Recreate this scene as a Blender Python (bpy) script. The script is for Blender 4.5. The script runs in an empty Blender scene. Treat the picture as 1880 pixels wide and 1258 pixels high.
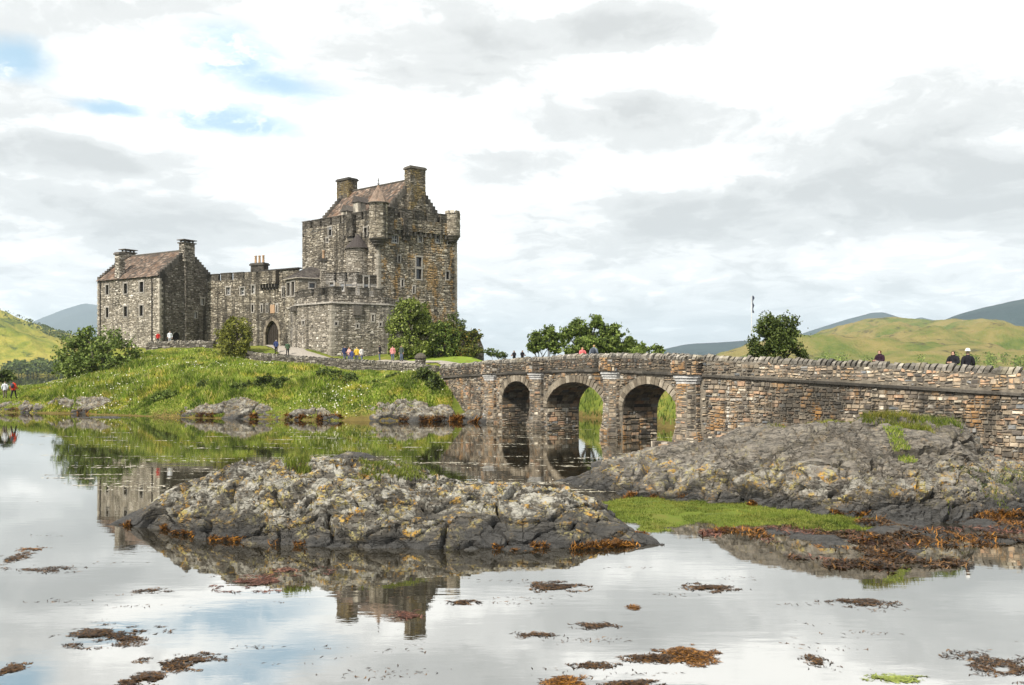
import bpy, math, random
import numpy as np
from mathutils import Vector, Matrix

# ------------------------------------------------------------------ camera, sky, sun, exposure
F, CX, HY, CH = 1600.0, 940.0, 680.0, 4.3        # focal length and principal point in photo pixels, eye height in metres
sc = bpy.context.scene
COL = sc.collection
cam = bpy.data.objects.new('camera', bpy.data.cameras.new('camera'))
COL.objects.link(cam)
cam.location = (0, 0, CH); cam.rotation_euler = (math.radians(90), 0, 0)
cam.data.sensor_width = 36; cam.data.lens = 36 * F / 1880
cam.data.shift_y = (HY - 629) / 1880
cam.data.clip_end = 40000
sc.camera = cam
sc.view_settings.view_transform = 'Standard'; sc.view_settings.look = 'None'
sc.view_settings.exposure = 0.53; sc.view_settings.gamma = 1.0; sc.view_settings.use_curve_mapping = False
sc.render.engine = 'CYCLES'
cy = sc.cycles
cy.use_denoising = True; cy.max_bounces = 6; cy.diffuse_bounces = 2; cy.glossy_bounces = 3
cy.transmission_bounces = 2; cy.transparent_max_bounces = 6; cy.volume_bounces = 0
cy.caustics_reflective = False; cy.caustics_refractive = False
try: cy.use_light_tree = False
except Exception: pass

SUN_EL, SUN_AZ = math.radians(44), math.radians(-145)      # azimuth from +Y towards +X: behind the camera, to the left

# ---- node helpers
def N(nt, typ, inp=None, **attrs):
    n = nt.nodes.new('ShaderNode' + typ)
    for k, v in attrs.items(): setattr(n, k, v)
    for k, v in (inp or {}).items():
        if isinstance(v, bpy.types.NodeSocket): nt.links.new(v, n.inputs[k])
        else: n.inputs[k].default_value = v
    return n
def c4(c): return (c[0], c[1], c[2], 1.0) if len(c) == 3 else c
def mixc(nt, fac, a, b, blend='MIX'):
    n = nt.nodes.new('ShaderNodeMix'); n.data_type = 'RGBA'; n.blend_type = blend; n.clamp_factor = True
    for i, v in ((0, fac), (6, a), (7, b)):
        if isinstance(v, bpy.types.NodeSocket): nt.links.new(v, n.inputs[i])
        else: n.inputs[i].default_value = c4(v) if i else v
    return n.outputs[2]
def math_(nt, op, a, b=0.0, c=None, clamp=False):
    n = nt.nodes.new('ShaderNodeMath'); n.operation = op; n.use_clamp = clamp
    for i, v in enumerate((a, b) if c is None else (a, b, c)):
        if isinstance(v, bpy.types.NodeSocket): nt.links.new(v, n.inputs[i])
        else: n.inputs[i].default_value = v
    return n.outputs[0]
def vscale(nt, vec, s):
    return N(nt, 'VectorMath', {0: vec, 1: s}, operation='MULTIPLY').outputs[0]
def noise(nt, vec, scale, detail=4.0, rough=0.55, dist=0.0):
    return N(nt, 'TexNoise', {'Vector': vec, 'Scale': scale, 'Detail': detail, 'Roughness': rough, 'Distortion': dist}).outputs['Fac']
def step(nt, v, lo, hi):
    return N(nt, 'MapRange', {0: v, 1: lo, 2: hi, 3: 0.0, 4: 1.0}, interpolation_type='SMOOTHSTEP').outputs[0]
def ramp(nt, fac, stops, interp='LINEAR'):
    n = N(nt, 'ValToRGB', {'Fac': fac}); cr = n.color_ramp; cr.interpolation = interp
    while len(cr.elements) < len(stops): cr.elements.new(0.5)
    for e, (p, c) in zip(cr.elements, stops): e.position = p; e.color = c4(c)
    return n.outputs['Color']

# ---- world: a Nishita sky behind broken cloud
world = bpy.data.worlds.new('World'); sc.world = world; world.use_nodes = True
nt = world.node_tree; nt.nodes.clear()
gen = N(nt, 'TexCoord').outputs['Generated']
sky = N(nt, 'TexSky', sky_type='NISHITA', sun_disc=False, sun_elevation=SUN_EL, sun_rotation=SUN_AZ,
        air_density=1.0, dust_density=1.0, ozone_density=1.5)
sep = N(nt, 'SeparateXYZ', {0: gen})
dz = math_(nt, 'MAXIMUM', sep.outputs[2], 0.0)
den = math_(nt, 'ADD', dz, 0.22)
plane = N(nt, 'CombineXYZ', {0: math_(nt, 'DIVIDE', sep.outputs[0], den), 1: math_(nt, 'DIVIDE', sep.outputs[1], den), 2: 0.0}).outputs[0]
warp = N(nt, 'TexNoise', {'Vector': plane, 'Scale': 1.6, 'Detail': 9.0, 'Roughness': 0.62}).outputs['Color']
fine = None
plw = N(nt, 'VectorMath', {0: plane, 1: vscale(nt, warp, (0.5, 0.5, 0.0))}, operation='ADD').outputs[0]
big = noise(nt, plw, 0.7, 3.0, 0.5)
mid = noise(nt, plw, 2.6, 9.0, 0.6)
def blob(x, y, rx, ry):            # a soft patch of sky in direction (x, y of the photo), rx by ry pixels wide
    v = Vector(((x - CX) / F, 1.0, (HY - y) / F)).normalized()
    d = N(nt, 'VectorMath', {0: gen, 1: tuple(v)}, operation='SUBTRACT').outputs[0]
    d = N(nt, 'VectorMath', {0: d, 1: vscale(nt, N(nt, 'VectorMath', {0: warp, 1: (0.5, 0.5, 0.5)}, operation='SUBTRACT').outputs[0], (0.14, 0.0, 0.09))}, operation='ADD').outputs[0]
    d = vscale(nt, d, (F / rx, F / (rx + ry) * 2, F / ry))
    return step(nt, N(nt, 'VectorMath', {0: d}, operation='LENGTH').outputs['Value'], 1.3, 0.2)
def addm(lst):
    r = lst[0]
    for q in lst[1:]: r = math_(nt, 'MAXIMUM', r, q)
    return r
bright = addm([blob(560, 250, 420, 190), blob(1300, 120, 300, 70), blob(1700, 60, 300, 70), blob(1230, 325, 260, 40)])
grey = addm([blob(820, 100, 300, 80), blob(1150, 60, 200, 50), blob(1640, 340, 420, 90), blob(1050, 210, 280, 60), blob(1380, 400, 300, 45), blob(130, 310, 330, 45), blob(260, 400, 340, 50), blob(910, 300, 140, 40)])
fine = noise(nt, plw, 8.0, 8.0, 0.6, 0.4)
val = math_(nt, 'ADD', math_(nt, 'ADD', math_(nt, 'MULTIPLY', big, 0.32), math_(nt, 'MULTIPLY', mid, 0.68)), math_(nt, 'MULTIPLY', math_(nt, 'SUBTRACT', fine, 0.4), 0.3))
val = math_(nt, 'ADD', val, math_(nt, 'MULTIPLY', bright, 0.17))
val = math_(nt, 'SUBTRACT', val, math_(nt, 'MULTIPLY', grey, 0.19))
cloud = ramp(nt, val, [(0.30, (0.50, 0.51, 0.505)), (0.44, (0.62, 0.63, 0.622)), (0.54, (0.80, 0.805, 0.795)), (0.66, (1.18, 1.175, 1.15))], 'EASE')
low = step(nt, dz, 0.13, 0.0)      # thinner, bluer cloud low down
cloud = mixc(nt, math_(nt, 'MULTIPLY', low, 0.38), cloud, (0.66, 0.73, 0.755))
gap = addm([blob(430, 112, 95, 65), blob(512, 160, 120, 36), blob(425, 224, 170, 36), blob(40, 105, 75, 36), blob(215, 196, 90, 18)])
gap = math_(nt, 'MULTIPLY', gap, step(nt, math_(nt, 'ADD', math_(nt, 'MULTIPLY', mid, 0.5), math_(nt, 'MULTIPLY', fine, 0.5)), 0.66, 0.50))
skyc = mixc(nt, 0.62, vscale(nt, sky.outputs[0], (0.115, 0.115, 0.115)), (0.38, 0.61, 0.75))
colr = mixc(nt, math_(nt, 'MULTIPLY', gap, 0.9), cloud, skyc)
bg = N(nt, 'Background', {'Color': colr, 'Strength': 1.0})
out = N(nt, 'OutputWorld'); nt.links.new(bg.outputs[0], out.inputs['Surface'])
world.cycles.sampling_method = 'MANUAL'; world.cycles.sample_map_resolution = 512

sun = bpy.data.objects.new('sun', bpy.data.lights.new('sun', 'SUN')); COL.objects.link(sun)
sun.data.energy = 4.6; sun.data.angle = math.radians(2.0); sun.data.color = (1.0, 0.94, 0.84)
sd = Vector((math.sin(SUN_AZ) * math.cos(SUN_EL), math.cos(SUN_AZ) * math.cos(SUN_EL), math.sin(SUN_EL)))
sun.rotation_euler = sd.to_track_quat('Z', 'Y').to_euler()

# ------------------------------------------------------------------ numeric helpers
rng = np.random.default_rng(7)
random.seed(7)
PERM = rng.permutation(256); PERM = np.concatenate([PERM, PERM]); VAL = rng.random(256) * 2 - 1
def vn3(x, y, z):
    ix, iy, iz = np.floor(x).astype(int), np.floor(y).astype(int), np.floor(z).astype(int)
    fx, fy, fz = x - ix, y - iy, z - iz
    u, v, w = [t * t * t * (t * (t * 6 - 15) + 10) for t in (fx, fy, fz)]
    def h(i, j, k): return VAL[PERM[(PERM[(PERM[(ix + i) & 255] + iy + j) & 255] + iz + k) & 255]]
    a = h(0,0,0)*(1-u)+h(1,0,0)*u; b = h(0,1,0)*(1-u)+h(1,1,0)*u
    c = h(0,0,1)*(1-u)+h(1,0,1)*u; d = h(0,1,1)*(1-u)+h(1,1,1)*u
    return (a*(1-v)+b*v)*(1-w) + (c*(1-v)+d*v)*w
def fbm(x, y, z, octv=5, gain=0.5, lac=2.03):
    s, a = 0, 1.0
    for i in range(octv):
        s = s + a * vn3(x + 17.3*i, y + 9.1*i, z + 3.7*i); a *= gain; x, y, z = x*lac, y*lac, z*lac
    return s
def worley(x, y, seed=0):
    ix, iy = np.floor(x).astype(int), np.floor(y).astype(int)
    f1 = np.full(x.shape, 9.0); f2 = np.full(x.shape, 9.0)
    for i in (-1, 0, 1):
        for j in (-1, 0, 1):
            a = PERM[(PERM[(ix + i + seed) & 255] + iy + j) & 255]
            px = ix + i + 0.5 + 0.48*VAL[a]; py = iy + j + 0.5 + 0.48*VAL[(a*7+31) & 255]
            d = np.hypot(x - px, y - py)
            f2 = np.minimum(f2, np.maximum(d, f1)); f1 = np.minimum(f1, d)
    return f1, f2
def W(x, y, Y): return ((x - CX) * Y / F, Y, CH + (HY - y) * Y / F)
def XY(x, Y): return np.array([(x - CX) * Y / F, Y])
def Zat(y, Y): return CH + (HY - y) * Y / F
def shoreY(y): return F * CH / (y - HY)

# ------------------------------------------------------------------ object helpers
def origin(p):
    o = Vector((0, 0, 0))
    while p is not None: o = o + p.location; p = p.parent
    return o
def link(o, parent=None):
    COL.objects.link(o)
    if parent is not None: o.parent = parent
    return o
def tag(o, label=None, cat=None, group=None, kind=None):
    for k, v in (('label', label), ('category', cat), ('group', group), ('kind', kind)):
        if v: o[k] = v
    return o
def thing(name, loc, label, cat, group=None):
    o = bpy.data.objects.new(name, None); o.location = loc; o.empty_display_size = 0.3
    link(o); return tag(o, label, cat, group)
def mesh(name, V, Fc, mat=None, smooth=False):
    me = bpy.data.meshes.new(name)
    me.from_pydata([tuple(map(float, v)) for v in V] if not isinstance(V, np.ndarray) else V.tolist(), [], Fc if not isinstance(Fc, np.ndarray) else Fc.tolist())
    if mat is not None: me.materials.append(mat)
    if smooth: me.polygons.foreach_set('use_smooth', [True]*len(me.polygons))
    me.update(); return me
def obj(name, V, Fc, mat, parent=None, smooth=False, kind=None):
    V = np.asarray(V, float).reshape(-1, 3)
    if parent is not None: V = V - np.array(origin(parent))
    o = bpy.data.objects.new(name, mesh(name, V, Fc, mat, smooth)); link(o, parent)
    if kind: o['kind'] = kind
    return o
class MB:
    def __init__(s): s.v = []; s.f = []
    def add(s, V, Fc):
        b = len(s.v); s.v += [tuple(map(float, p)) for p in V]; s.f += [tuple(int(i)+b for i in q) for q in Fc]; return s
    def box(s, c, size, d=(1, 0)):          # c: centre, size: along d, across, up
        d = np.array(d, float); d /= np.linalg.norm(d); n = np.array([-d[1], d[0]])
        V = []
        for sz in (-1, 1):
            for a, b in ((-1,-1),(1,-1),(1,1),(-1,1)):
                p = np.array(c[:2]) + d*a*size[0]/2 + n*b*size[1]/2
                V.append((p[0], p[1], c[2] + sz*size[2]/2))
        return s.add(V, [(3,2,1,0),(4,5,6,7),(0,1,5,4),(1,2,6,5),(2,3,7,6),(3,0,4,7)])
    def prism(s, poly, z0, z1):
        n = len(poly); V = [(p[0], p[1], z0) for p in poly] + [(p[0], p[1], z1) for p in poly]
        return s.add(V, [tuple(range(n))[::-1], tuple(range(n, 2*n))] + [(i, (i+1) % n, n+(i+1) % n, n+i) for i in range(n)])
    def lathe(s, c, prof, n=20, a0=0.0):    # prof: (radius, z) from bottom to top
        V = []; m = len(prof)
        for r, z in prof:
            for k in range(n):
                a = a0 + 2*math.pi*k/n; V.append((c[0] + r*math.cos(a), c[1] + r*math.sin(a), z))
        Fc = [(j*n+k, j*n+(k+1) % n, (j+1)*n+(k+1) % n, (j+1)*n+k) for j in range(m-1) for k in range(n)]
        Fc += [tuple(range(n))[::-1], tuple((m-1)*n+k for k in range(n))]
        return s.add(V, Fc)
    def tube(s, pts, radii, n=6):
        pts = [Vector(p) for p in pts]; V = []
        for i, p in enumerate(pts):
            t = (pts[min(i+1, len(pts)-1)] - pts[max(i-1, 0)]).normalized()
            a = t.cross(Vector((0.3, 0.9, 0.2))).normalized(); b = t.cross(a)
            for k in range(n):
                q = p + (a*math.cos(2*math.pi*k/n) + b*math.sin(2*math.pi*k/n))*radii[i]; V.append(tuple(q))
        m = len(pts)
        Fc = [(j*n+k, j*n+(k+1) % n, (j+1)*n+(k+1) % n, (j+1)*n+k) for j in range(m-1) for k in range(n)]
        Fc += [tuple(range(n))[::-1], tuple((m-1)*n+k for k in range(n))]
        return s.add(V, Fc)
    def build(s, name, mat, parent=None, smooth=False, kind=None): return obj(name, s.v, s.f, mat, parent, smooth, kind)

# ------------------------------------------------------------------ materials
def newmat(name):
    m = bpy.data.materials.new(name); m.use_nodes = True; nt = m.node_tree; nt.nodes.clear()
    return m, nt
def finish(nt, col, rough=0.85, bump=None, bstr=0.4, bdist=0.05, spec=0.25, **extra):
    inp = {'Base Color': col if isinstance(col, bpy.types.NodeSocket) else c4(col), 'Roughness': rough, 'Specular IOR Level': spec}
    inp.update(extra)
    if bump is not None: inp['Normal'] = N(nt, 'Bump', {'Height': bump, 'Strength': bstr, 'Distance': bdist}).outputs[0]
    p = N(nt, 'BsdfPrincipled', inp); o = N(nt, 'OutputMaterial'); nt.links.new(p.outputs[0], o.inputs[0])
    return p
def rnd(nt):
    g = N(nt, 'NewGeometry').outputs['Random Per Island']; o = N(nt, 'ObjectInfo').outputs['Random']
    return math_(nt, 'FRACT', math_(nt, 'ADD', g, math_(nt, 'MULTIPLY', o, 7.31)))
def stone_mat(name, stops, stain=0.5, lt=0.52, st=0.55, lichen=None, lich_amt=0.5, moss=0.0, streak=0.0, gain=1.0):
    m, nt = newmat(name)
    pos = N(nt, 'NewGeometry').outputs['Position']
    col = ramp(nt, rnd(nt), stops)
    col = mixc(nt, 1.0, col, ramp(nt, noise(nt, pos, 5.0, 6, 0.65), [(0.28, (0.62,)*3), (0.72, (1.4,)*3)]), 'MULTIPLY')
    big_n = noise(nt, vscale(nt, pos, (0.35, 0.35, 0.16)), 1.0, 6, 0.6, 0.6)
    col = mixc(nt, math_(nt, 'MULTIPLY', step(nt, big_n, 0.50, 0.66), stain), col, (0.035, 0.032, 0.027))
    st2 = noise(nt, vscale(nt, pos, (1.3, 1.3, 0.07)), 1.0, 5, 0.6)
    col = mixc(nt, math_(nt, 'MULTIPLY', step(nt, st2, st, st + 0.11), stain * 0.85), col, (0.03, 0.027, 0.022))
    if streak:
        st3 = noise(nt, vscale(nt, pos, (2.3, 2.3, 0.11)), 1.0, 4, 0.6)
        col = mixc(nt, math_(nt, 'MULTIPLY', step(nt, st3, 0.64, 0.70), streak), col, (0.55, 0.53, 0.48))
    if lichen:
        ln = noise(nt, vscale(nt, pos, (0.8, 0.8, 0.45)), 1.0, 8, 0.66, 0.4)
        col = mixc(nt, math_(nt, 'MULTIPLY', step(nt, ln, lt, lt + 0.12), lich_amt), col, lichen)
    if moss:
        mn = noise(nt, pos, 1.5, 6, 0.6)
        col = mixc(nt, math_(nt, 'MULTIPLY', step(nt, mn, 0.55, 0.7), moss), col, (0.07, 0.075, 0.02))
    if gain != 1.0: col = mixc(nt, 1.0, col, (gain,)*3, 'MULTIPLY')
    finish(nt, col, 0.92, noise(nt, pos, 9.0, 8, 0.7), 0.6, 0.06)
    return m
GREY = [(0.0, (0.06, 0.055, 0.047)), (0.15, (0.14, 0.127, 0.107)), (0.5, (0.215, 0.195, 0.162)), (0.78, (0.30, 0.27, 0.225)), (0.93, (0.36, 0.33, 0.285)), (1.0, (0.46, 0.43, 0.385))]
WARM = [(0.0, (0.06, 0.053, 0.043)), (0.15, (0.15, 0.13, 0.10)), (0.5, (0.225, 0.197, 0.152)), (0.8, (0.29, 0.26, 0.207)), (1.0, (0.42, 0.385, 0.325))]
BRDG = [(0.0, (0.035, 0.032, 0.03)), (0.18, (0.10, 0.085, 0.07)), (0.4, (0.20, 0.165, 0.125)), (0.60, (0.27, 0.215, 0.15)), (0.73, (0.30, 0.185, 0.115)), (0.84, (0.33, 0.285, 0.215)), (0.92, (0.12, 0.13, 0.14)), (1.0, (0.48, 0.42, 0.33))]
M = {}
M['house'] = stone_mat('house_stone', GREY, 0.4, gain=1.6)
M['curtain'] = stone_mat('curtain_stone', WARM, 0.92, st=0.50, gain=1.5)
M['bastion'] = stone_mat('bastion_stone', GREY, 0.8, st=0.52, streak=0.5, gain=1.4)
M['keep'] = stone_mat('keep_stone', WARM, 0.8, lt=0.47, st=0.53, lichen=(0.31, 0.185, 0.06), lich_amt=0.65, streak=0.3, gain=1.4)
M['keepgrey'] = stone_mat('keep_grey_stone', WARM, 0.92, st=0.51, gain=1.4)
M['merlon'] = stone_mat('stained_merlon_stone', GREY, 0.95, gain=0.6)
M['chim'] = stone_mat('chimney_stone', WARM, 0.35, lt=0.44, lichen=(0.30, 0.21, 0.06), lich_amt=0.6, gain=0.9)
M['turret'] = stone_mat('turret_stone', [(0, (0.26, 0.23, 0.19)), (1, (0.46, 0.42, 0.35))], 0.3)
M['render'] = stone_mat('grey_render', [(0, (0.24, 0.225, 0.20)), (1, (0.38, 0.35, 0.31))], 0.5)
M['bridge'] = stone_mat('bridge_stone', BRDG, 0.85, st=0.53, lichen=(0.33, 0.17, 0.05), lich_amt=0.55, streak=0.45, gain=1.35)
M['parapet'] = stone_mat('parapet_stone', BRDG, 0.8, gain=0.8)
M['mortar'] = stone_mat('mortar', [(0, (0.19, 0.165, 0.13)), (1, (0.19, 0.165, 0.13))], 0.4)
M['mortard'] = stone_mat('dark_mortar', [(0, (0.085, 0.074, 0.058)), (1, (0.085, 0.074, 0.058))], 0.5)
M['coping'] = stone_mat('coping_stone', [(0, (0.10, 0.095, 0.085)), (0.5, (0.21, 0.19, 0.16)), (1, (0.36, 0.33, 0.28))], 0.35, lichen=(0.38, 0.33, 0.22), lich_amt=0.4, gain=0.95)
M['capital'] = stone_mat('pale_concrete', [(0, (0.44, 0.43, 0.41)), (1, (0.52, 0.51, 0.49))], 0.35)
M['vous'] = stone_mat('arch_stone', [(0, (0.14, 0.115, 0.085)), (0.6, (0.26, 0.22, 0.165)), (1, (0.36, 0.31, 0.24))], 0.35)
M['dry'] = stone_mat('drystone', GREY, 0.5, moss=0.5, gain=0.8)
M['slate'] = stone_mat('roof_slate', [(0, (0.06, 0.052, 0.046)), (0.4, (0.13, 0.10, 0.08)), (0.75, (0.19, 0.13, 0.095)), (1.0, (0.30, 0.24, 0.19))], 0.6, lichen=(0.20, 0.105, 0.055), lich_amt=0.4)
M['slateD'] = stone_mat('dark_slate', [(0, (0.05, 0.042, 0.04)), (1, (0.13, 0.115, 0.10))], 0.4)
M['crow'] = stone_mat('crow_step_stone', [(0, (0.05, 0.046, 0.04)), (1, (0.14, 0.125, 0.105))], 0.5)
def plain(name, col, rough=0.8, spec=0.25, var=0.25, **kw):
    m, nt = newmat(name); pos = N(nt, 'NewGeometry').outputs['Position']
    c = mixc(nt, 1.0, col, ramp(nt, noise(nt, pos, 6.0, 5, 0.6), [(0.25, (1-var,)*3), (0.75, (1+var,)*3)]), 'MULTIPLY')
    finish(nt, c, rough, spec=spec, **kw); return m
M['white'] = plain('white_paint', (0.72, 0.71, 0.68), 0.5)
M['glass'] = plain('dark_glass', (0.02, 0.022, 0.025), 0.12, 0.6)
M['dark'] = plain('dark_interior', (0.018, 0.016, 0.014))
M['wood'] = plain('oak_door', (0.03, 0.024, 0.018))
M['pot'] = plain('clay_pot', (0.42, 0.27, 0.15))
M['iron'] = plain('dark_iron', (0.03, 0.025, 0.022), 0.6)
M['lead'] = plain('lead', (0.22, 0.225, 0.23), 0.6)
M['sand'] = plain('sandstone', (0.36, 0.24, 0.15))
def leaf_mat(name, stops, trans=0.25, rough=0.6, patch=None):
    m, nt = newmat(name); pos = N(nt, 'NewGeometry').outputs['Position']
    c = ramp(nt, rnd(nt), stops)
    c = mixc(nt, 1.0, c, ramp(nt, noise(nt, pos, 0.7, 4, 0.6), [(0.3, (0.7,)*3), (0.7, (1.3,)*3)]), 'MULTIPLY')
    if patch: c = mixc(nt, step(nt, noise(nt, pos, 0.45, 5, 0.65), 0.50, 0.62), c, mixc(nt, 1.0, c, (0.42, 0.5, 0.45), 'MULTIPLY'))
    if patch: c = mixc(nt, step(nt, noise(nt, pos, 0.32, 4, 0.6), 0.5, 0.64), c, mixc(nt, 1.0, c, patch, 'MULTIPLY'))
    d = N(nt, 'BsdfPrincipled', {'Base Color': c, 'Roughness': rough, 'Specular IOR Level': 0.2}); t = N(nt, 'BsdfTranslucent', {'Color': c})
    mx = N(nt, 'MixShader', {0: trans, 1: d.outputs[0], 2: t.outputs[0]}); o = N(nt, 'OutputMaterial'); nt.links.new(mx.outputs[0], o.inputs[0])
    return m
M['leaf'] = leaf_mat('green_leaves', [(0, (0.03, 0.05, 0.01)), (0.45, (0.11, 0.16, 0.03)), (1, (0.25, 0.31, 0.075))])
M['leafD'] = leaf_mat('dark_leaves', [(0, (0.02, 0.032, 0.008)), (0.5, (0.07, 0.10, 0.022)), (1, (0.16, 0.20, 0.05))])
M['leafY'] = leaf_mat('golden_leaves', [(0, (0.05, 0.06, 0.012)), (0.5, (0.14, 0.15, 0.026)), (1, (0.30, 0.30, 0.06))])
M['leafL'] = leaf_mat('light_leaves', [(0, (0.04, 0.06, 0.01)), (0.45, (0.13, 0.17, 0.025)), (0.9, (0.28, 0.33, 0.08)), (1, (0.42, 0.44, 0.22))])
M['leafB'] = leaf_mat('russet_leaves', [(0, (0.03, 0.04, 0.01)), (0.5, (0.09, 0.115, 0.022)), (0.85, (0.17, 0.18, 0.035)), (1, (0.30, 0.19, 0.045))])
M['grass'] = leaf_mat('tall_grass', [(0, (0.07, 0.12, 0.012)), (0.35, (0.19, 0.28, 0.03)), (0.75, (0.34, 0.41, 0.06)), (1, (0.55, 0.50, 0.2))], 0.35, patch=(1.55, 1.2, 1.2, 1))
M['marsh'] = leaf_mat('salt_marsh_grass', [(0, (0.06, 0.085, 0.012)), (0.5, (0.14, 0.185, 0.025)), (1, (0.28, 0.29, 0.07))], 0.3, patch=(1.3, 1.05, 1.1, 1))
M['flower'] = leaf_mat('white_flowers', [(0, (0.6, 0.58, 0.48)), (1, (0.75, 0.72, 0.6))], 0.2)
M['bark'] = plain('bark', (0.09, 0.075, 0.06))
M['weed'] = leaf_mat('brown_seaweed', [(0, (0.010, 0.007, 0.004)), (0.5, (0.045, 0.024, 0.010)), (0.85, (0.12, 0.058, 0.018)), (1, (0.22, 0.115, 0.035))], 0.1, 0.35)
M['weedR'] = leaf_mat('rust_red_seaweed', [(0, (0.02, 0.008, 0.005)), (0.6, (0.10, 0.035, 0.02)), (1, (0.26, 0.12, 0.075))], 0.1, 0.4)
M['weedO'] = leaf_mat('orange_seaweed', [(0, (0.03, 0.014, 0.005)), (0.55, (0.13, 0.055, 0.01)), (1, (0.36, 0.16, 0.025))], 0.1, 0.4)
M['weedG'] = leaf_mat('green_weed', [(0, (0.16, 0.2, 0.03)), (1, (0.4, 0.46, 0.12))], 0.2, 0.4)

def rock_mat(name, band=0.45, lichen=1.0, orange=1.0, base=(0.15, 0.145, 0.14), clean=99.0):
    m, nt = newmat(name); g = N(nt, 'NewGeometry'); pos = g.outputs['Position']
    z = N(nt, 'SeparateXYZ', {0: pos}).outputs[2]
    n1 = noise(nt, pos, 0.9, 8, 0.6, 0.4); n2 = noise(nt, pos, 2.6, 10, 0.68, 0.3); n3 = noise(nt, pos, 1.9, 10, 0.72, 0.5); n4 = noise(nt, N(nt, 'VectorRotate', {'Vector': vscale(nt, pos, (0.55, 1.6, 4.2)), 'Angle': 0.35}, rotation_type='Y_AXIS').outputs[0], 3.2, 10, 0.72); n5 = noise(nt, pos, 16.0, 6, 0.7)
    col = mixc(nt, step(nt, n4, 0.3, 0.7), (base[0]*0.35, base[1]*0.35, base[2]*0.35), (base[0]*1.5, base[1]*1.38, base[2]*1.25))
    lz = math_(nt, 'ADD', z, math_(nt, 'MULTIPLY', math_(nt, 'SUBTRACT', n1, 0.5), 1.8))
    cl_ = step(nt, math_(nt, 'ADD', z, math_(nt, 'MULTIPLY', math_(nt, 'SUBTRACT', n1, 0.5), 2.2)), clean + 0.3, clean - 0.2); cl_ = math_(nt, 'MULTIPLY_ADD', cl_, 0.85, 0.15)
    up = math_(nt, 'MULTIPLY', cl_, step(nt, lz, band * 0.6, band * 1.5))
    col = mixc(nt, math_(nt, 'MULTIPLY', math_(nt, 'MULTIPLY', step(nt, n2, 0.46, 0.58), up), 0.75 * lichen, clamp=True), col, mixc(nt, n5, (0.25, 0.24, 0.20), (0.66, 0.635, 0.56)))
    oc = math_(nt, 'MULTIPLY', math_(nt, 'MULTIPLY', step(nt, n3, 0.49, 0.57), step(nt, lz, band*0.2, band*0.8)), 0.95 * orange, clamp=True)
    oc = math_(nt, 'MULTIPLY', oc, cl_)
    col = mixc(nt, math_(nt, 'MULTIPLY', oc, step(nt, noise(nt, pos, 9.0, 5, 0.7), 0.46, 0.56)), col, ramp(nt, noise(nt, pos, 2.3, 3), [(0.44, (0.38, 0.33, 0.13)), (0.64, (0.50, 0.26, 0.03))]))
    bl = step(nt, math_(nt, 'ADD', z, math_(nt, 'MULTIPLY', math_(nt, 'SUBTRACT', n1, 0.5), 2.4)), band * 1.35, band * 0.1)
    col = mixc(nt, math_(nt, 'MULTIPLY', bl, math_(nt, 'SUBTRACT', 1.0, math_(nt, 'MULTIPLY', step(nt, n5, 0.55, 0.70), 0.6))), col, mixc(nt, n4, (0.012, 0.012, 0.012), (0.10, 0.097, 0.092)))
    wv = N(nt, 'VectorMath', {0: N(nt, 'VectorRotate', {'Vector': vscale(nt, pos, (0.8, 1.2, 1.7)), 'Angle': 0.45}, rotation_type='Y_AXIS').outputs[0], 1: vscale(nt, N(nt, 'TexNoise', {'Vector': pos, 'Scale': 2.0, 'Detail': 5.0}).outputs['Color'], (0.55, 0.55, 0.55))}, operation='ADD').outputs[0]
    ed = N(nt, 'TexVoronoi', {'Vector': wv, 'Scale': 2.3}, feature='DISTANCE_TO_EDGE').outputs['Distance']; ed2 = N(nt, 'TexVoronoi', {'Vector': wv, 'Scale': 6.0}, feature='DISTANCE_TO_EDGE').outputs['Distance']
    ck = math_(nt, 'ADD', math_(nt, 'MULTIPLY', step(nt, ed, 0.0, 0.05), math_(nt, 'MULTIPLY', step(nt, n1, 0.42, 0.58), 0.9)), math_(nt, 'MULTIPLY', step(nt, ed2, 0.0, 0.08), math_(nt, 'MULTIPLY', step(nt, n1, 0.58, 0.42), 0.16)))
    h = math_(nt, 'ADD', math_(nt, 'ADD', math_(nt, 'MULTIPLY', n4, 1.0), math_(nt, 'MULTIPLY', n2, 0.6)), math_(nt, 'ADD', math_(nt, 'MULTIPLY', n5, 0.12), ck))
    finish(nt, col, 0.8, h, 0.9, 0.10, spec=0.3)
    return m
M['rock'] = rock_mat('lichened_rock', 0.55, 1.0, 1.0, (0.095, 0.091, 0.08))
M['rockR'] = rock_mat('grey_slab_rock', 0.6, 0.65, 1.0, (0.165, 0.157, 0.142), clean=1.2)
M['rockS'] = rock_mat('shore_rock', 0.5, 0.7, 0.5, (0.13, 0.123, 0.11))

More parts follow.
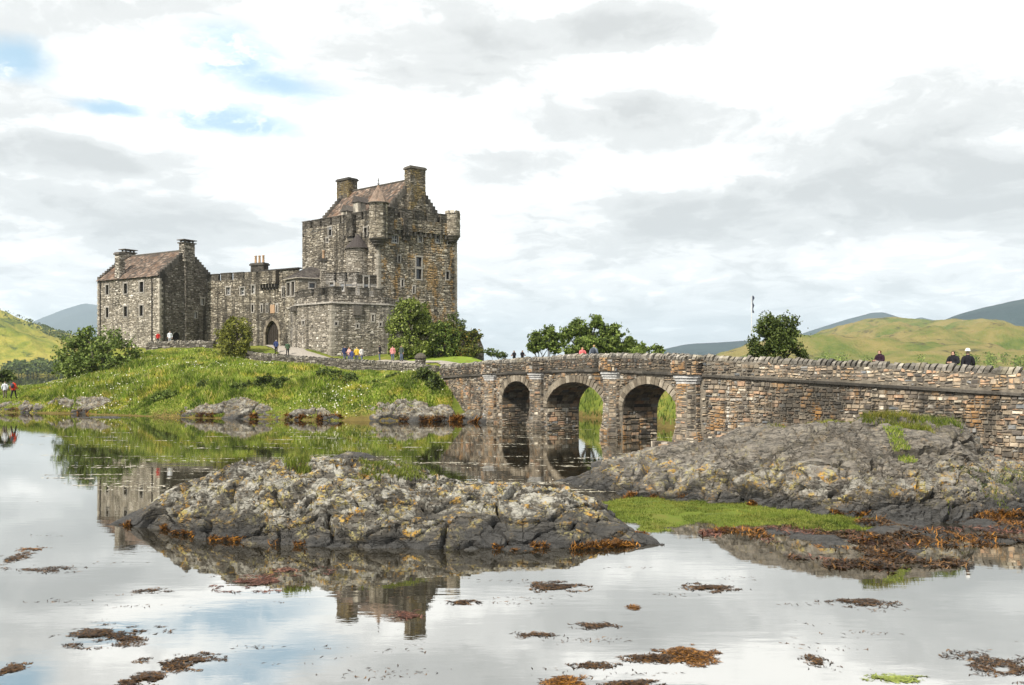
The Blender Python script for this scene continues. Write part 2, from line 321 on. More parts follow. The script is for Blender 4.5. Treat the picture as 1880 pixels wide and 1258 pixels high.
def ground_mat(name, cols, sc_=0.05, fine=0.8, rocky=None, bd=0.2, shore=None):
    m, nt = newmat(name); pos = N(nt, 'NewGeometry').outputs['Position']
    a = noise(nt, pos, sc_, 7, 0.6, 0.5); b = noise(nt, pos, sc_*7, 6, 0.65)
    col = ramp(nt, math_(nt, 'ADD', math_(nt, 'MULTIPLY', a, 0.75), math_(nt, 'MULTIPLY', b, 0.25)), cols)
    if rocky: col = mixc(nt, step(nt, noise(nt, pos, sc_*2.2, 9, 0.72), 0.54, 0.66), col, rocky)
    if shore:
        zz = math_(nt, 'ADD', N(nt, 'SeparateXYZ', {0: pos}).outputs[2], math_(nt, 'MULTIPLY', math_(nt, 'SUBTRACT', noise(nt, pos, 0.8, 6, 0.65), 0.5), 1.6))
        col = mixc(nt, step(nt, zz, 0.75, 0.3), col, mixc(nt, b, (0.05, 0.04, 0.015), (0.19, 0.145, 0.045)))
    finish(nt, col, 0.95, noise(nt, pos, fine, 6, 0.7), 0.7, bd, spec=0.1); return m
M['turf'] = ground_mat('island_turf', [(0.3, (0.05, 0.07, 0.012)), (0.46, (0.12, 0.15, 0.025)), (0.56, (0.19, 0.19, 0.04)), (0.7, (0.19, 0.14, 0.05))], 0.3, 5.0, bd=0.15, shore=1)
M['lawn'] = ground_mat('lawn', [(0.3, (0.10, 0.14, 0.02)), (0.55, (0.20, 0.27, 0.035)), (0.75, (0.26, 0.24, 0.05))], 0.2, 5.0, bd=0.05)
M['hillG'] = ground_mat('olive_tan_hill', [(0.30, (0.05, 0.09, 0.02)), (0.42, (0.12, 0.145, 0.035)), (0.52, (0.20, 0.175, 0.06)), (0.62, (0.24, 0.195, 0.075)), (0.75, (0.17, 0.125, 0.07))], 0.022, 0.12, rocky=(0.07, 0.065, 0.035), bd=7.0)  # olive-tan ground with green patches and darker rocky spots
M['hillL'] = ground_mat('green_hill', [(0.30, (0.06, 0.10, 0.015)), (0.42, (0.19, 0.21, 0.03)), (0.52, (0.33, 0.29, 0.055)), (0.75, (0.25, 0.21, 0.06))], 0.016, 0.1, rocky=(0.05, 0.08, 0.02), bd=7.0)
M['mount'] = ground_mat('haze_blue_heath', [(0.35, (0.012, 0.026, 0.03)), (0.55, (0.025, 0.045, 0.045)), (0.7, (0.05, 0.062, 0.055))], 0.003, 0.02, bd=10.0)  # dark heath with the blue of distance haze painted into its colour
M['bed'] = plain('lake_mud', (0.06, 0.05, 0.03))
M['gravel'] = plain('gravel_path', (0.30, 0.27, 0.23), 0.95)

# ------------------------------------------------------------------ water and the ground under it
def water_mat():
    m, nt = newmat('still_lake_water'); pos = N(nt, 'NewGeometry').outputs['Position']
    a = noise(nt, vscale(nt, pos, (0.9, 2.2, 1)), 1.3, 4, 0.55); b = noise(nt, vscale(nt, pos, (0.35, 2.0, 1)), 0.7, 3, 0.5)
    patch = step(nt, noise(nt, vscale(nt, pos, (0.03, 0.10, 1)), 1.0, 4, 0.6), 0.42, 0.66)
    h = math_(nt, 'ADD', math_(nt, 'MULTIPLY', a, 0.35), math_(nt, 'MULTIPLY', math_(nt, 'MULTIPLY', b, patch), 1.3))
    nrm = N(nt, 'Bump', {'Height': h, 'Strength': 1.0, 'Distance': 0.0032}).outputs[0]
    fr = N(nt, 'Fresnel', {'IOR': 1.33, 'Normal': nrm}).outputs[0]
    fac = N(nt, 'MapRange', {0: fr, 1: 0.04, 2: 0.6, 3: 0.62, 4: 0.84}).outputs[0]
    d = N(nt, 'BsdfDiffuse', {'Color': mixc(nt, noise(nt, pos, 0.25, 5), (0.010, 0.008, 0.004), (0.05, 0.042, 0.026))})
    g = N(nt, 'BsdfGlossy', {'Color': (0.92, 0.91, 0.88, 1), 'Roughness': 0.008, 'Normal': nrm})
    mx = N(nt, 'MixShader', {0: fac, 1: d.outputs[0], 2: g.outputs[0]}); o = N(nt, 'OutputMaterial'); nt.links.new(mx.outputs[0], o.inputs[0])
    return m
M['water'] = water_mat()
def sheet(name, x0, x1, y0, y1, z, mat, nx=2, ny=2):
    xs, ys = np.linspace(x0, x1, nx), np.linspace(y0, y1, ny)
    V = [(x, y, z) for y in ys for x in xs]
    Fc = [(j*nx+i, j*nx+i+1, (j+1)*nx+i+1, (j+1)*nx+i) for j in range(ny-1) for i in range(nx-1)]
    return obj(name, V, Fc, mat, kind='structure')
sheet('ground', -14000, 14000, -300, 16000, -1.6, M['bed'])
sheet('water', -13500, 13500, -280, 15000, 0.0, M['water'])

def grid_faces(nu, nv):
    i, j = np.meshgrid(np.arange(nu-1), np.arange(nv-1)); a = (j*nu + i).ravel()
    return np.stack([a, a+1, a+nu+1, a+nu], 1)

class TPS:
    def __init__(s, P, sm=0.02):
        P = np.array(P, float); s.c = P[:, :2]; n = len(P)
        K = s.k(s.c, s.c) + np.eye(n)*sm*100; A = np.zeros((n+3, n+3)); A[:n, :n] = K
        A[:n, n] = 1; A[:n, n+1:] = s.c; A[n, :n] = 1; A[n+1:, :n] = s.c.T
        s.w = np.linalg.solve(A, np.concatenate([P[:, 2], np.zeros(3)]))
    def k(s, a, b):
        r2 = ((a[:, None, :] - b[None, :, :])**2).sum(2); return 0.5*r2*np.log(r2 + 1e-9)
    def __call__(s, X, Y):
        p = np.stack([np.ravel(X), np.ravel(Y)], 1); n = len(s.c); out = np.empty(len(p))
        for i in range(0, len(p), 20000):
            q = p[i:i+20000]; out[i:i+20000] = s.k(q, s.c) @ s.w[:n] + s.w[n] + q @ s.w[n+1:]
        return out.reshape(np.shape(X))

# ---- the castle island
cp = []
def cpx(x, y, Y): cp.append(W(x, y, Y))
def cpz(x, z, Y): cp.append(((x-CX)*Y/F, Y, z))
for x, Y in ((-260, 94), (-150, 92), (-50, 90), (60, 88.3), (150, 86), (250, 82), (330, 79.5), (420, 77.5), (520, 75.5), (620, 74.5), (720, 74), (800, 74.5), (868, 75.0)):
    cpz(x, -0.12, Y); cpz(x, -1.2, Y-5)
for x, y, Y in ((60, 728, 91), (60, 716, 97), (60, 709, 104), (-120, 728, 95), (-120, 712, 104), (130, 724, 89.5), (130, 702, 98), (130, 692, 107),
                (200, 742, 86), (200, 715, 91), (200, 686, 99.5), (200, 668, 107.5), (270, 747, 83.5), (270, 720, 87), (270, 680, 95.5), (270, 650, 105.5),
                (350, 742, 81), (350, 712, 84), (350, 674, 92.5), (350, 644, 105), (445, 735, 79.5), (445, 700, 84.5), (445, 671, 97), (445, 666, 101.5),
                (550, 738, 77.5), (550, 705, 81.5), (550, 681, 91), (550, 675, 96), (650, 735, 76.5), (650, 705, 80), (650, 687, 87.5), (650, 683, 91),
                (740, 732, 76), (740, 702, 79), (740, 692, 83.5), (740, 688, 86), (795, 735, 77), (795, 706, 80), (795, 690, 82),
                (800, 664, 96), (760, 660, 101), (880, 661, 98), (850, 655, 106)):
    cpx(x, y, Y)
for x, z, Y in ((60, 0.3, 118), (-120, 0.3, 120), (130, 1.0, 126), (200, 5.6, 118), (293, 7.5, 113), (180, 7.2, 124), (381, 7.7, 116), (445, 7.0, 107), (500, 7.35, 114), (547, 6.5, 104),
                (600, 5.6, 99.5), (640, 5.5, 103), (700, 5.1, 94), (712, 5.3, 102), (400, 7.5, 125), (500, 7.4, 128), (650, 7, 120), (780, 7, 115), (860, 6.5, 112),
                (300, 5, 142), (500, 5, 142), (700, 5, 136), (300, -1, 160), (500, -1, 160), (700, -1, 155), (150, -1, 145)):
    cpz(x, z, Y)
for p in ((-5.2, 82, 3.75), (-4.0, 86, 4.4), (1.5, 83, -0.4), (3.0, 92, -0.4), (3.5, 102, -0.4), (1, 118, -0.4), (-3, 134, -0.5), (6, 80, -1.2), (8, 100, -1.2), (5, 125, -1.2), (-1.5, 79, 0.8), (0.6, 74.5, -0.3)): cp.append(p)
terr0 = TPS(cp)
def terr(X, Y): return np.maximum(terr0(np.asarray(X, float), np.asarray(Y, float)), -1.4)
xs = np.arange(-92, 9, 0.4); ys = np.arange(68, 164, 0.4)
GX, GY = np.meshgrid(xs, ys); GZ = terr(GX, GY)
GZ = GZ + np.where(GZ > 0.3, 1, 0.4)*(0.16*fbm(GX*0.35, GY*0.35, 0*GX, 4) + 0.05*fbm(GX*1.7, GY*1.7, 0*GX+3, 2))
obj('island', np.stack([GX, GY, GZ], 2).reshape(-1, 3), grid_faces(len(xs), len(ys)), M['turf'], smooth=True, kind='structure')
def tz(X, Y):
    X, Y = np.asarray(X, float), np.asarray(Y, float); i = np.clip(((X - xs[0])/0.4), 0, len(xs)-2); j = np.clip(((Y - ys[0])/0.4), 0, len(ys)-2)
    a, b = i.astype(int), j.astype(int); u, v = i-a, j-b
    return (GZ[b, a]*(1-u) + GZ[b, a+1]*u)*(1-v) + (GZ[b+1, a]*(1-u) + GZ[b+1, a+1]*u)*v
# gravel path and lawn draped on the island, beside the bridge end
def drape(name, pts, width, mat, lift, tf=tz, n=40):
    pts = np.array(pts, float); t = np.linspace(0, len(pts)-1, n); P = np.stack([np.interp(t, np.arange(len(pts)), pts[:, k]) for k in (0, 1)], 1)
    wd = np.interp(t, np.arange(len(pts)), width); T = np.gradient(P, axis=0); T /= np.linalg.norm(T, axis=1)[:, None]; Nn = np.stack([-T[:, 1], T[:, 0]], 1)
    V = []
    for k in np.linspace(-0.5, 0.5, 9):
        Q = P + Nn*(wd*k)[:, None]; V.append(np.stack([Q[:, 0], Q[:, 1], tf(Q[:, 0], Q[:, 1]) + lift], 1))
    return obj(name, np.concatenate(V), grid_faces(n, 9)[:, ::-1], mat, smooth=True, kind='structure')
drape('lawn', [XY(745, 97), XY(800, 97), XY(880, 101)], [8, 12, 9], M['lawn'], 0.06)
drape('path', [(-4.6, 84), (-5.2, 88), (-6.5, 91.5), (-12, 94), (-19, 98.5), (-26, 103.5), (-30, 112)], [3.2, 3.2, 3, 2.6, 2.6, 3, 3.4], M['gravel'], 0.11)

# ---- the low grassy bank beyond the bridge
bp = []
for x, Y in ((1010, 96), (1060, 86), (1110, 77), (1160, 71), (1235, 63.5), (1300, 61)): bp.append(((x-CX)*Y/F, Y, -0.1)); bp.append(((x-CX)*Y/F - 2, Y - 5, -1.2))
bp += [(8.8, 83, 3.8), (9.2, 87, 4.9), (14, 72, 3.2), (10, 100, 4.9), (15, 90, 4.4), (13, 95, 4.6), (22, 75, 3.2), (22, 64, 2.6), (30, 55, 2.4), (30, 46, 1.2), (45, 44, 2.0), (45, 60, 3.2), (70, 60, 3.4), (30, 110, 3.6), (60, 130, 3.8), (8, 120, 1.0), (3, 130, -1), (15, 160, 2), (0, 180, -1.2), (60, 180, 4), (120, 90, 4), (120, 170, 5)]
bank = TPS(bp)
xb = np.arange(0, 120, 0.8); yb = np.arange(44, 180, 0.8); BX, BY = np.meshgrid(xb, yb)
BZ = np.maximum(bank(BX, BY), -1.4) + 0.12*fbm(BX*0.3, BY*0.3, 0*BX, 4)
# the causeway stands in front of the bank: keep the bank behind it
s_ = (BX - 10.16)*0.701 + (BY - 50)*0.713
BZ = np.where(s_ < 4.0, np.minimum(BZ, 0.8*(s_ - 4.0) + 2.2), BZ)
obj('far_bank', np.stack([BX, BY, BZ], 2).reshape(-1, 3), grid_faces(len(xb), len(yb)), M['turf'], smooth=True, kind='structure')

# ---- hills and mountains: ridge line given by direction, each at its own distance
def hill(name, ridge, Yr, Yf, Yb, mat, z0, amp, nscale, nx=220, ny=70, seed=0.0, power=1.0):
    r = np.array(ridge, float); px = np.linspace(r[0, 0], r[-1, 0], nx); py = np.interp(px, r[:, 0], r[:, 1])
    k = np.ones(7)/7; py = np.convolve(np.pad(py, 3, mode='edge'), k, 'valid')
    ang = (px - CX)/F; zr = CH + (HY - py)*Yr/F
    t = np.concatenate([np.linspace(0, 1, ny), np.linspace(1.06, 2, 14)]); V = []
    Yv = np.where(t <= 1, Yf + (Yr - Yf)*t, Yr + (Yb - Yr)*(t - 1))
    T, A = np.meshgrid(t, ang, indexing='ij'); YY = np.meshgrid(Yv, ang, indexing='ij')[0]; ZR = np.meshgrid(t, zr, indexing='ij')[1]
    prof = np.where(T <= 1, np.clip(T, 0, 1)**power, 1 - (T - 1)**1.5)
    # a ridge stays the skyline: heights are scaled so that the slope stays under the line of sight to the crest
    XX = A*YY; Z = z0 + (ZR - z0)*prof
    nz = amp*fbm(XX*nscale + seed, YY*nscale, 0*XX + seed, 6, 0.52)
    Z = Z + nz*np.clip((ZR - z0)/(3.0*amp), 0, 1)*np.clip(T*3, 0, 1)*np.where(T <= 1, 1 - 0.75*np.clip(T, 0, 1)**6, 0.3)
    return obj(name, np.stack([XX, YY, Z], 2).reshape(-1, 3), grid_faces(nx, len(t)), mat, smooth=True, kind='structure')
hill('hill', [(1265, 690), (1290, 672), (1310, 657), (1370, 636), (1450, 623), (1500, 616), (1545, 603), (1590, 592), (1640, 584), (1690, 586), (1740, 590), (1800, 598), (1880, 603), (1960, 606), (2100, 590), (2300, 600)], 1250, 300, 2200, M['hillG'], 3.0, 15, 0.010, power=1.35, nx=320, ny=120)
hill('hill', [(-420, 520), (-200, 535), (-80, 552), (0, 566), (30, 578), (60, 590), (100, 606), (150, 618), (210, 640), (290, 672), (340, 682)], 1150, 690, 2000, M['hillL'], 0.2, 14, 0.008, power=1.1, seed=5.0)
hill('mountain', [(-40, 640), (40, 604), (60, 590), (110, 570), (155, 556), (180, 560), (260, 596), (340, 640), (420, 676)], 8600, 6000, 10500, M['mount'], 1, 40, 0.0016, seed=2.0)
hill('mountain', [(1120, 676), (1180, 655), (1220, 640), (1260, 632), (1310, 629), (1365, 625), (1420, 628), (1500, 650)], 3600, 2500, 4600, M['mount'], 1, 14, 0.003, seed=8.0)
hill('mountain', [(1380, 655), (1440, 628), (1480, 612), (1530, 596), (1570, 584), (1600, 575), (1622, 574), (1640, 580), (1670, 590), (1690, 583), (1720, 590), (1780, 600)], 4800, 3300, 6000, M['mount'], 1, 22, 0.0025, seed=12.0)
hill('mountain', [(1640, 625), (1700, 600), (1750, 582), (1800, 569), (1850, 559), (1880, 553), (1940, 532), (2050, 500), (2250, 470), (2500, 520)], 2900, 1900, 4300, M['mount'], 1, 24, 0.003, seed=15.0)

# ------------------------------------------------------------------ rocks
def cellval(x, y, seed=0):
    ix, iy = np.floor(x).astype(int), np.floor(y).astype(int); best = np.full(x.shape, 9.0); val = np.zeros(x.shape)
    for i in (-1, 0, 1):
        for j in (-1, 0, 1):
            a = PERM[(PERM[(ix + i + seed) & 255] + iy + j) & 255]; px = ix + i + 0.5 + 0.48*VAL[a]; py = iy + j + 0.5 + 0.48*VAL[(a*7+31) & 255]
            d = np.hypot(x - px, y - py); t = VAL[(a*13+5) & 255] + 1.2*(VAL[(a*5+77) & 255]*(x-px) + VAL[(a*11+3) & 255]*(y-py)); val = np.where(d < best, t, val); best = np.minimum(best, d)
    return val
def rock(name, cols, nu, nv, mat, amp, label, seed, cell=1.1, front_p=1.7, group=None, crack=0.10, lay=0.06, rough='top', rz=0.5, flat=1.0):
    """cols: (x, y of the crest in the photo, crest distance, front distance, back distance)"""
    c = np.array(cols, float); px = np.linspace(c[0, 0], c[-1, 0], nu)
    yc, Yc, Yf, Yb = [np.interp(px, c[:, 0], c[:, k]) for k in (1, 2, 3, 4)]
    k = np.hanning(max(5, nu//40*2+1)); k /= k.sum(); pad = len(k)//2
    yc, Yc, Yf, Yb = [np.convolve(np.pad(a, pad, mode='edge'), k, 'valid') for a in (yc, Yc, Yf, Yb)]
    Zc = np.maximum((CH + (HY - yc)*Yc/F)*flat, 0.02)
    nf = int(nv*0.72); t = np.concatenate([np.linspace(0, 1, nf), np.linspace(1, 2, nv-nf+1)[1:]])
    T = t[:, None]*np.ones(nu)[None]; ang = ((px - CX)/F)[None]
    wob = 0.25*amp*fbm(px*0.02 + seed, px*0, px*0 + seed, 4)/0.3
    Yv = np.where(T <= 1, Yf + wob + (Yc - Yf - wob)*T, Yc + (Yb - Yc)*(T - 1))
    prof = np.where(T <= 1, 1 - (1 - np.clip(T, 0, 1))**front_p, 1 - np.clip(T - 1, 0, 1)**2.0)
    Z = -0.35 + (Zc + 0.35)*prof; X = ang*Yv
    P = np.stack([X, Yv, Z], 2)
    du = np.gradient(P, axis=1); dv = np.gradient(P, axis=0); nr = np.cross(du, dv); nr /= np.linalg.norm(nr, axis=2)[..., None] + 1e-9
    nr *= np.sign(nr[..., 2:3] + 1e-9)
    q = P + seed*3.1
    wx = q[..., 0] + 0.35*fbm(q[..., 0]*0.8, q[..., 1]*0.8, q[..., 2]*0.8, 3); wy = q[..., 1]*0.8 + q[..., 2]*0.9 + 0.35*fbm(q[..., 0]*0.8+9, q[..., 1]*0.8, q[..., 2]*0.8, 3)
    cv = cellval((wx*0.62 + wy*0.25)/cell, (wy*1.3 - wx*0.35)/cell, int(seed)); d = amp*0.55*cv + amp*1.1*fbm(q[..., 0]*0.45, q[..., 1]*0.55, q[..., 2]*0.7, 4, 0.5)
    f1, f2 = worley((wx*0.62 + wy*0.25)/cell, (wy*1.3 - wx*0.35)/cell, int(seed)); d -= crack*2.1*np.clip(1 - (f2 - f1)/0.075, 0, 1)**0.8 + amp*0.22*(f1 - 0.4)
    f1, f2 = worley(wx*2.4/cell + 5, (wy*3.1 - wx)/cell + 5, int(seed)+3); d -= crack*0.45*np.clip(1 - (f2 - f1)/0.12, 0, 1)*np.clip(0.5 + 1.2*fbm(wx*0.7, wy*0.7, 0*wx, 2), 0, 1) + amp*0.10*(f1 - 0.4)
    rm = np.clip((q[..., 2] - seed*3.1 - rz + 0.4*fbm(q[..., 0]*0.6, q[..., 1]*0.6, q[..., 2]*0.6+4, 3))/0.5, 0, 1); rm = rm if rough == 'top' else 1 - 0.85*rm; rm = 0.2 + 0.8*rm
    rm = rm*(1.0 if rough != 'top' or nu < 300 else np.clip(1.35 - (px[None] - 620)/420, 0.35, 1.0))
    f1, f2 = worley(wx*2.7/cell + wy, (wy*4.6 - wx*1.2)/cell, int(seed)+7); d -= rm*crack*0.75*np.clip(1 - (f2 - f1)/0.12, 0, 1); d -= rm*amp*0.22*np.abs(fbm(wx*3.0, wy*6.0, q[..., 2]*4, 4, 0.6))
    s2 = (wy*0.9 + wx*0.55 + 0.5*q[..., 2])*4.6/cell; fr = s2 - np.floor(s2); d += lay*0.55*(fr**2.2 - 0.4)*np.clip(0.6 + fbm(wx*0.5, wy*0.5, 0*wx+2, 2), 0.1, 1.2)      # bedding ledges
    d += amp*0.12*fbm(q[..., 0]*5, q[..., 1]*5, q[..., 2]*5, 4, 0.6)
    edge = np.clip(T*5, 0.15, 1)*np.clip((2 - T)*4, 0, 1)*np.clip(Zc/0.6, 0.12, 1)[None]
    P = P + nr*(d*edge)[..., None]
    o = obj(name, P.reshape(-1, 3), grid_faces(nu, nv), mat, smooth=False)
    me = o.data; me.polygons.foreach_set('use_smooth', [True]*len(me.polygons))
    try: me.set_sharp_from_angle(angle=math.radians(38))
    except Exception: pass
    tag(o, label, 'rock', group); return o, P
fr_cols = []
for x, yc, Yc, Yf, Yb in ((196, 966, 24.2, 24.0, 24.6), (225, 950, 24.6, 23.9, 26), (300, 915, 24.6, 22.9, 27), (360, 888, 24.6, 22.1, 27.5), (430, 864, 24.7, 21.5, 28), (520, 850, 24.8, 21.1, 28.5), (600, 849, 24.8, 20.9, 28.5),
                         (700, 853, 24.6, 20.7, 28), (770, 861, 24.4, 20.5, 28), (800, 872, 24.2, 20.4, 27.5), (850, 880, 24.0, 20.3, 27), (930, 882, 24.0, 20.2, 27), (1000, 886, 23.8, 20.2, 26.5), (1050, 895, 23.6, 20.3, 26),
                         (1085, 912, 23.4, 20.5, 25.5), (1120, 940, 22.9, 20.7, 25), (1165, 970, 22.3, 20.9, 24), (1205, 992, 21.7, 21.1, 22.8), (1220, 1006, 21.3, 21.1, 21.7)):
    fr_cols.append((x, yc, Yc, Yf, Yb))
front_rock, FRP = rock('rock_outcrop', fr_cols, 640, 250, M['rock'], 0.20, 'long low lichened rock islet rising from the water in the foreground', 2.0, 1.0, 1.8, crack=0.15, lay=0.11)
rr_cols = ((1020, 882, 33.8, 33.4, 34.6), (1045, 874, 33.6, 32.4, 35), (1100, 853, 33.2, 30.4, 36), (1150, 844, 32.8, 28.2, 36.5), (1220, 834, 32.2, 27.4, 37), (1290, 812, 31.4, 26.9, 38), (1340, 800, 31.0, 26.7, 38), (1420, 781, 30.4, 26.2, 37.5),
           (1500, 774, 30.0, 25.2, 37), (1560, 776, 29.7, 24.6, 36.5), (1620, 770, 29.5, 24.2, 36), (1700, 772, 29.6, 24.0, 36), (1760, 780, 29.8, 23.9, 36), (1790, 812, 30.2, 23.8, 35.5), (1815, 838, 30.6, 23.8, 35), (1850, 852, 31, 23.9, 35.5), (1900, 860, 31.5, 24, 36), (1990, 858, 32, 24, 37))
right_rock, RRP = rock('rock_outcrop', rr_cols, 620, 260, M['rockR'], 0.22, 'big humped grey rock with a grassy crown in front of the causeway wall', 6.0, 1.9, 1.9, crack=0.27, lay=0.17, rough='bottom', rz=1.25)
rock('rock_outcrop', ((1085, 850, 39, 38.2, 40.5), (1110, 842, 39.2, 37.6, 41), (1150, 833, 39.4, 37.4, 41.5), (1195, 836, 39.2, 37.8, 41), (1225, 846, 39, 38.4, 40)), 90, 50, M['rockR'], 0.06, 'small smooth rounded rock behind the long tip of the humped rock', 9.0, 1.2)
sh = [
 (((-70, 742, 92, 90, 97), (0, 736, 91, 88.6, 96), (40, 733, 90.5, 88, 95), (70, 740, 90, 87.8, 94), (100, 727, 89.5, 87, 94), (150, 720, 88.5, 86, 93), (200, 728, 87, 84.6, 91), (240, 748, 85, 83.4, 88)), 'pale flat ledge of shore rock below the two walkers at the far left', 0.28, 12.0),
 (((300, 760, 81.5, 80.6, 83), (350, 748, 80.6, 79, 84), (400, 730, 80, 77.4, 84), (450, 724, 79.2, 76.6, 84), (500, 742, 78, 75.8, 82), (535, 756, 77, 75.2, 80), (545, 766, 76, 75.4, 77)), 'pale wedge of tilted shore rock below the middle of the grassy bank', 0.25, 15.0),
 (((525, 762, 76.4, 75.6, 78), (550, 752, 76.4, 74.6, 79), (600, 750, 76, 74.2, 79), (620, 758, 75.4, 74.2, 77.5), (632, 768, 74.8, 74.2, 76)), 'dark low shore rock with an orange weed line beside the pale wedge', 0.3, 18.0),
 (((628, 760, 76, 75, 78.5), (660, 740, 76.6, 74.2, 80), (700, 731, 76.6, 73.4, 81), (760, 733, 76.2, 72.8, 81), (800, 735, 75.8, 72.6, 80), (826, 748, 75, 72.8, 78), (834, 764, 74, 73, 76)), 'ribbed grey shore rock below the dark shrub at the bridge end', 0.32, 21.0),
 (((832, 768, 73.6, 72.6, 75), (850, 752, 73.8, 71.8, 75.6), (880, 747, 73.4, 71.2, 75.2), (902, 757, 72.6, 71, 74)), 'small rounded shore rock against the first bridge pier', 0.3, 24.0)]
sh.append((((330, 766, 80.5, 79.2, 82), (380, 762, 79.8, 78, 82), (470, 764, 78.4, 76.4, 81), (560, 766, 76.8, 74.8, 79.5), (640, 766, 76, 74, 79), (720, 765, 75.6, 73.4, 79), (800, 766, 75.2, 73, 78), (850, 770, 74, 72.4, 76), (866, 774, 73, 72.4, 74)), 'long low wet rock shelf along the waterline of the island', 0.22, 33.0))
SHP = []
for cols, lab, amp, sd_ in sh: SHP.append(rock('rock_outcrop', cols, 150, 60, M['rockS'], amp, lab, sd_, 2.4, 1.9, crack=0.22, lay=0.2, flat=0.82)[1])
rock('rock_outcrop', ((612, 838, 43.5, 43.2, 44.5), (640, 829, 43.6, 42.8, 45), (670, 831, 43.4, 42.9, 44.6), (692, 840, 43, 42.8, 44)), 50, 24, M['rockS'], 0.03, 'small flat dark rock awash between the islet and the island', 27.0, 1.0)
rock('rock_outcrop', ((130, 770, 79.5, 79, 81), (170, 765, 79.6, 78.4, 81.5), (215, 764, 79.4, 78.2, 81), (240, 772, 78.6, 78.2, 80)), 60, 24, M['rockS'], 0.1, 'low dark shore rock awash at the water edge below the big leafy bush', 29.0, 1.5)

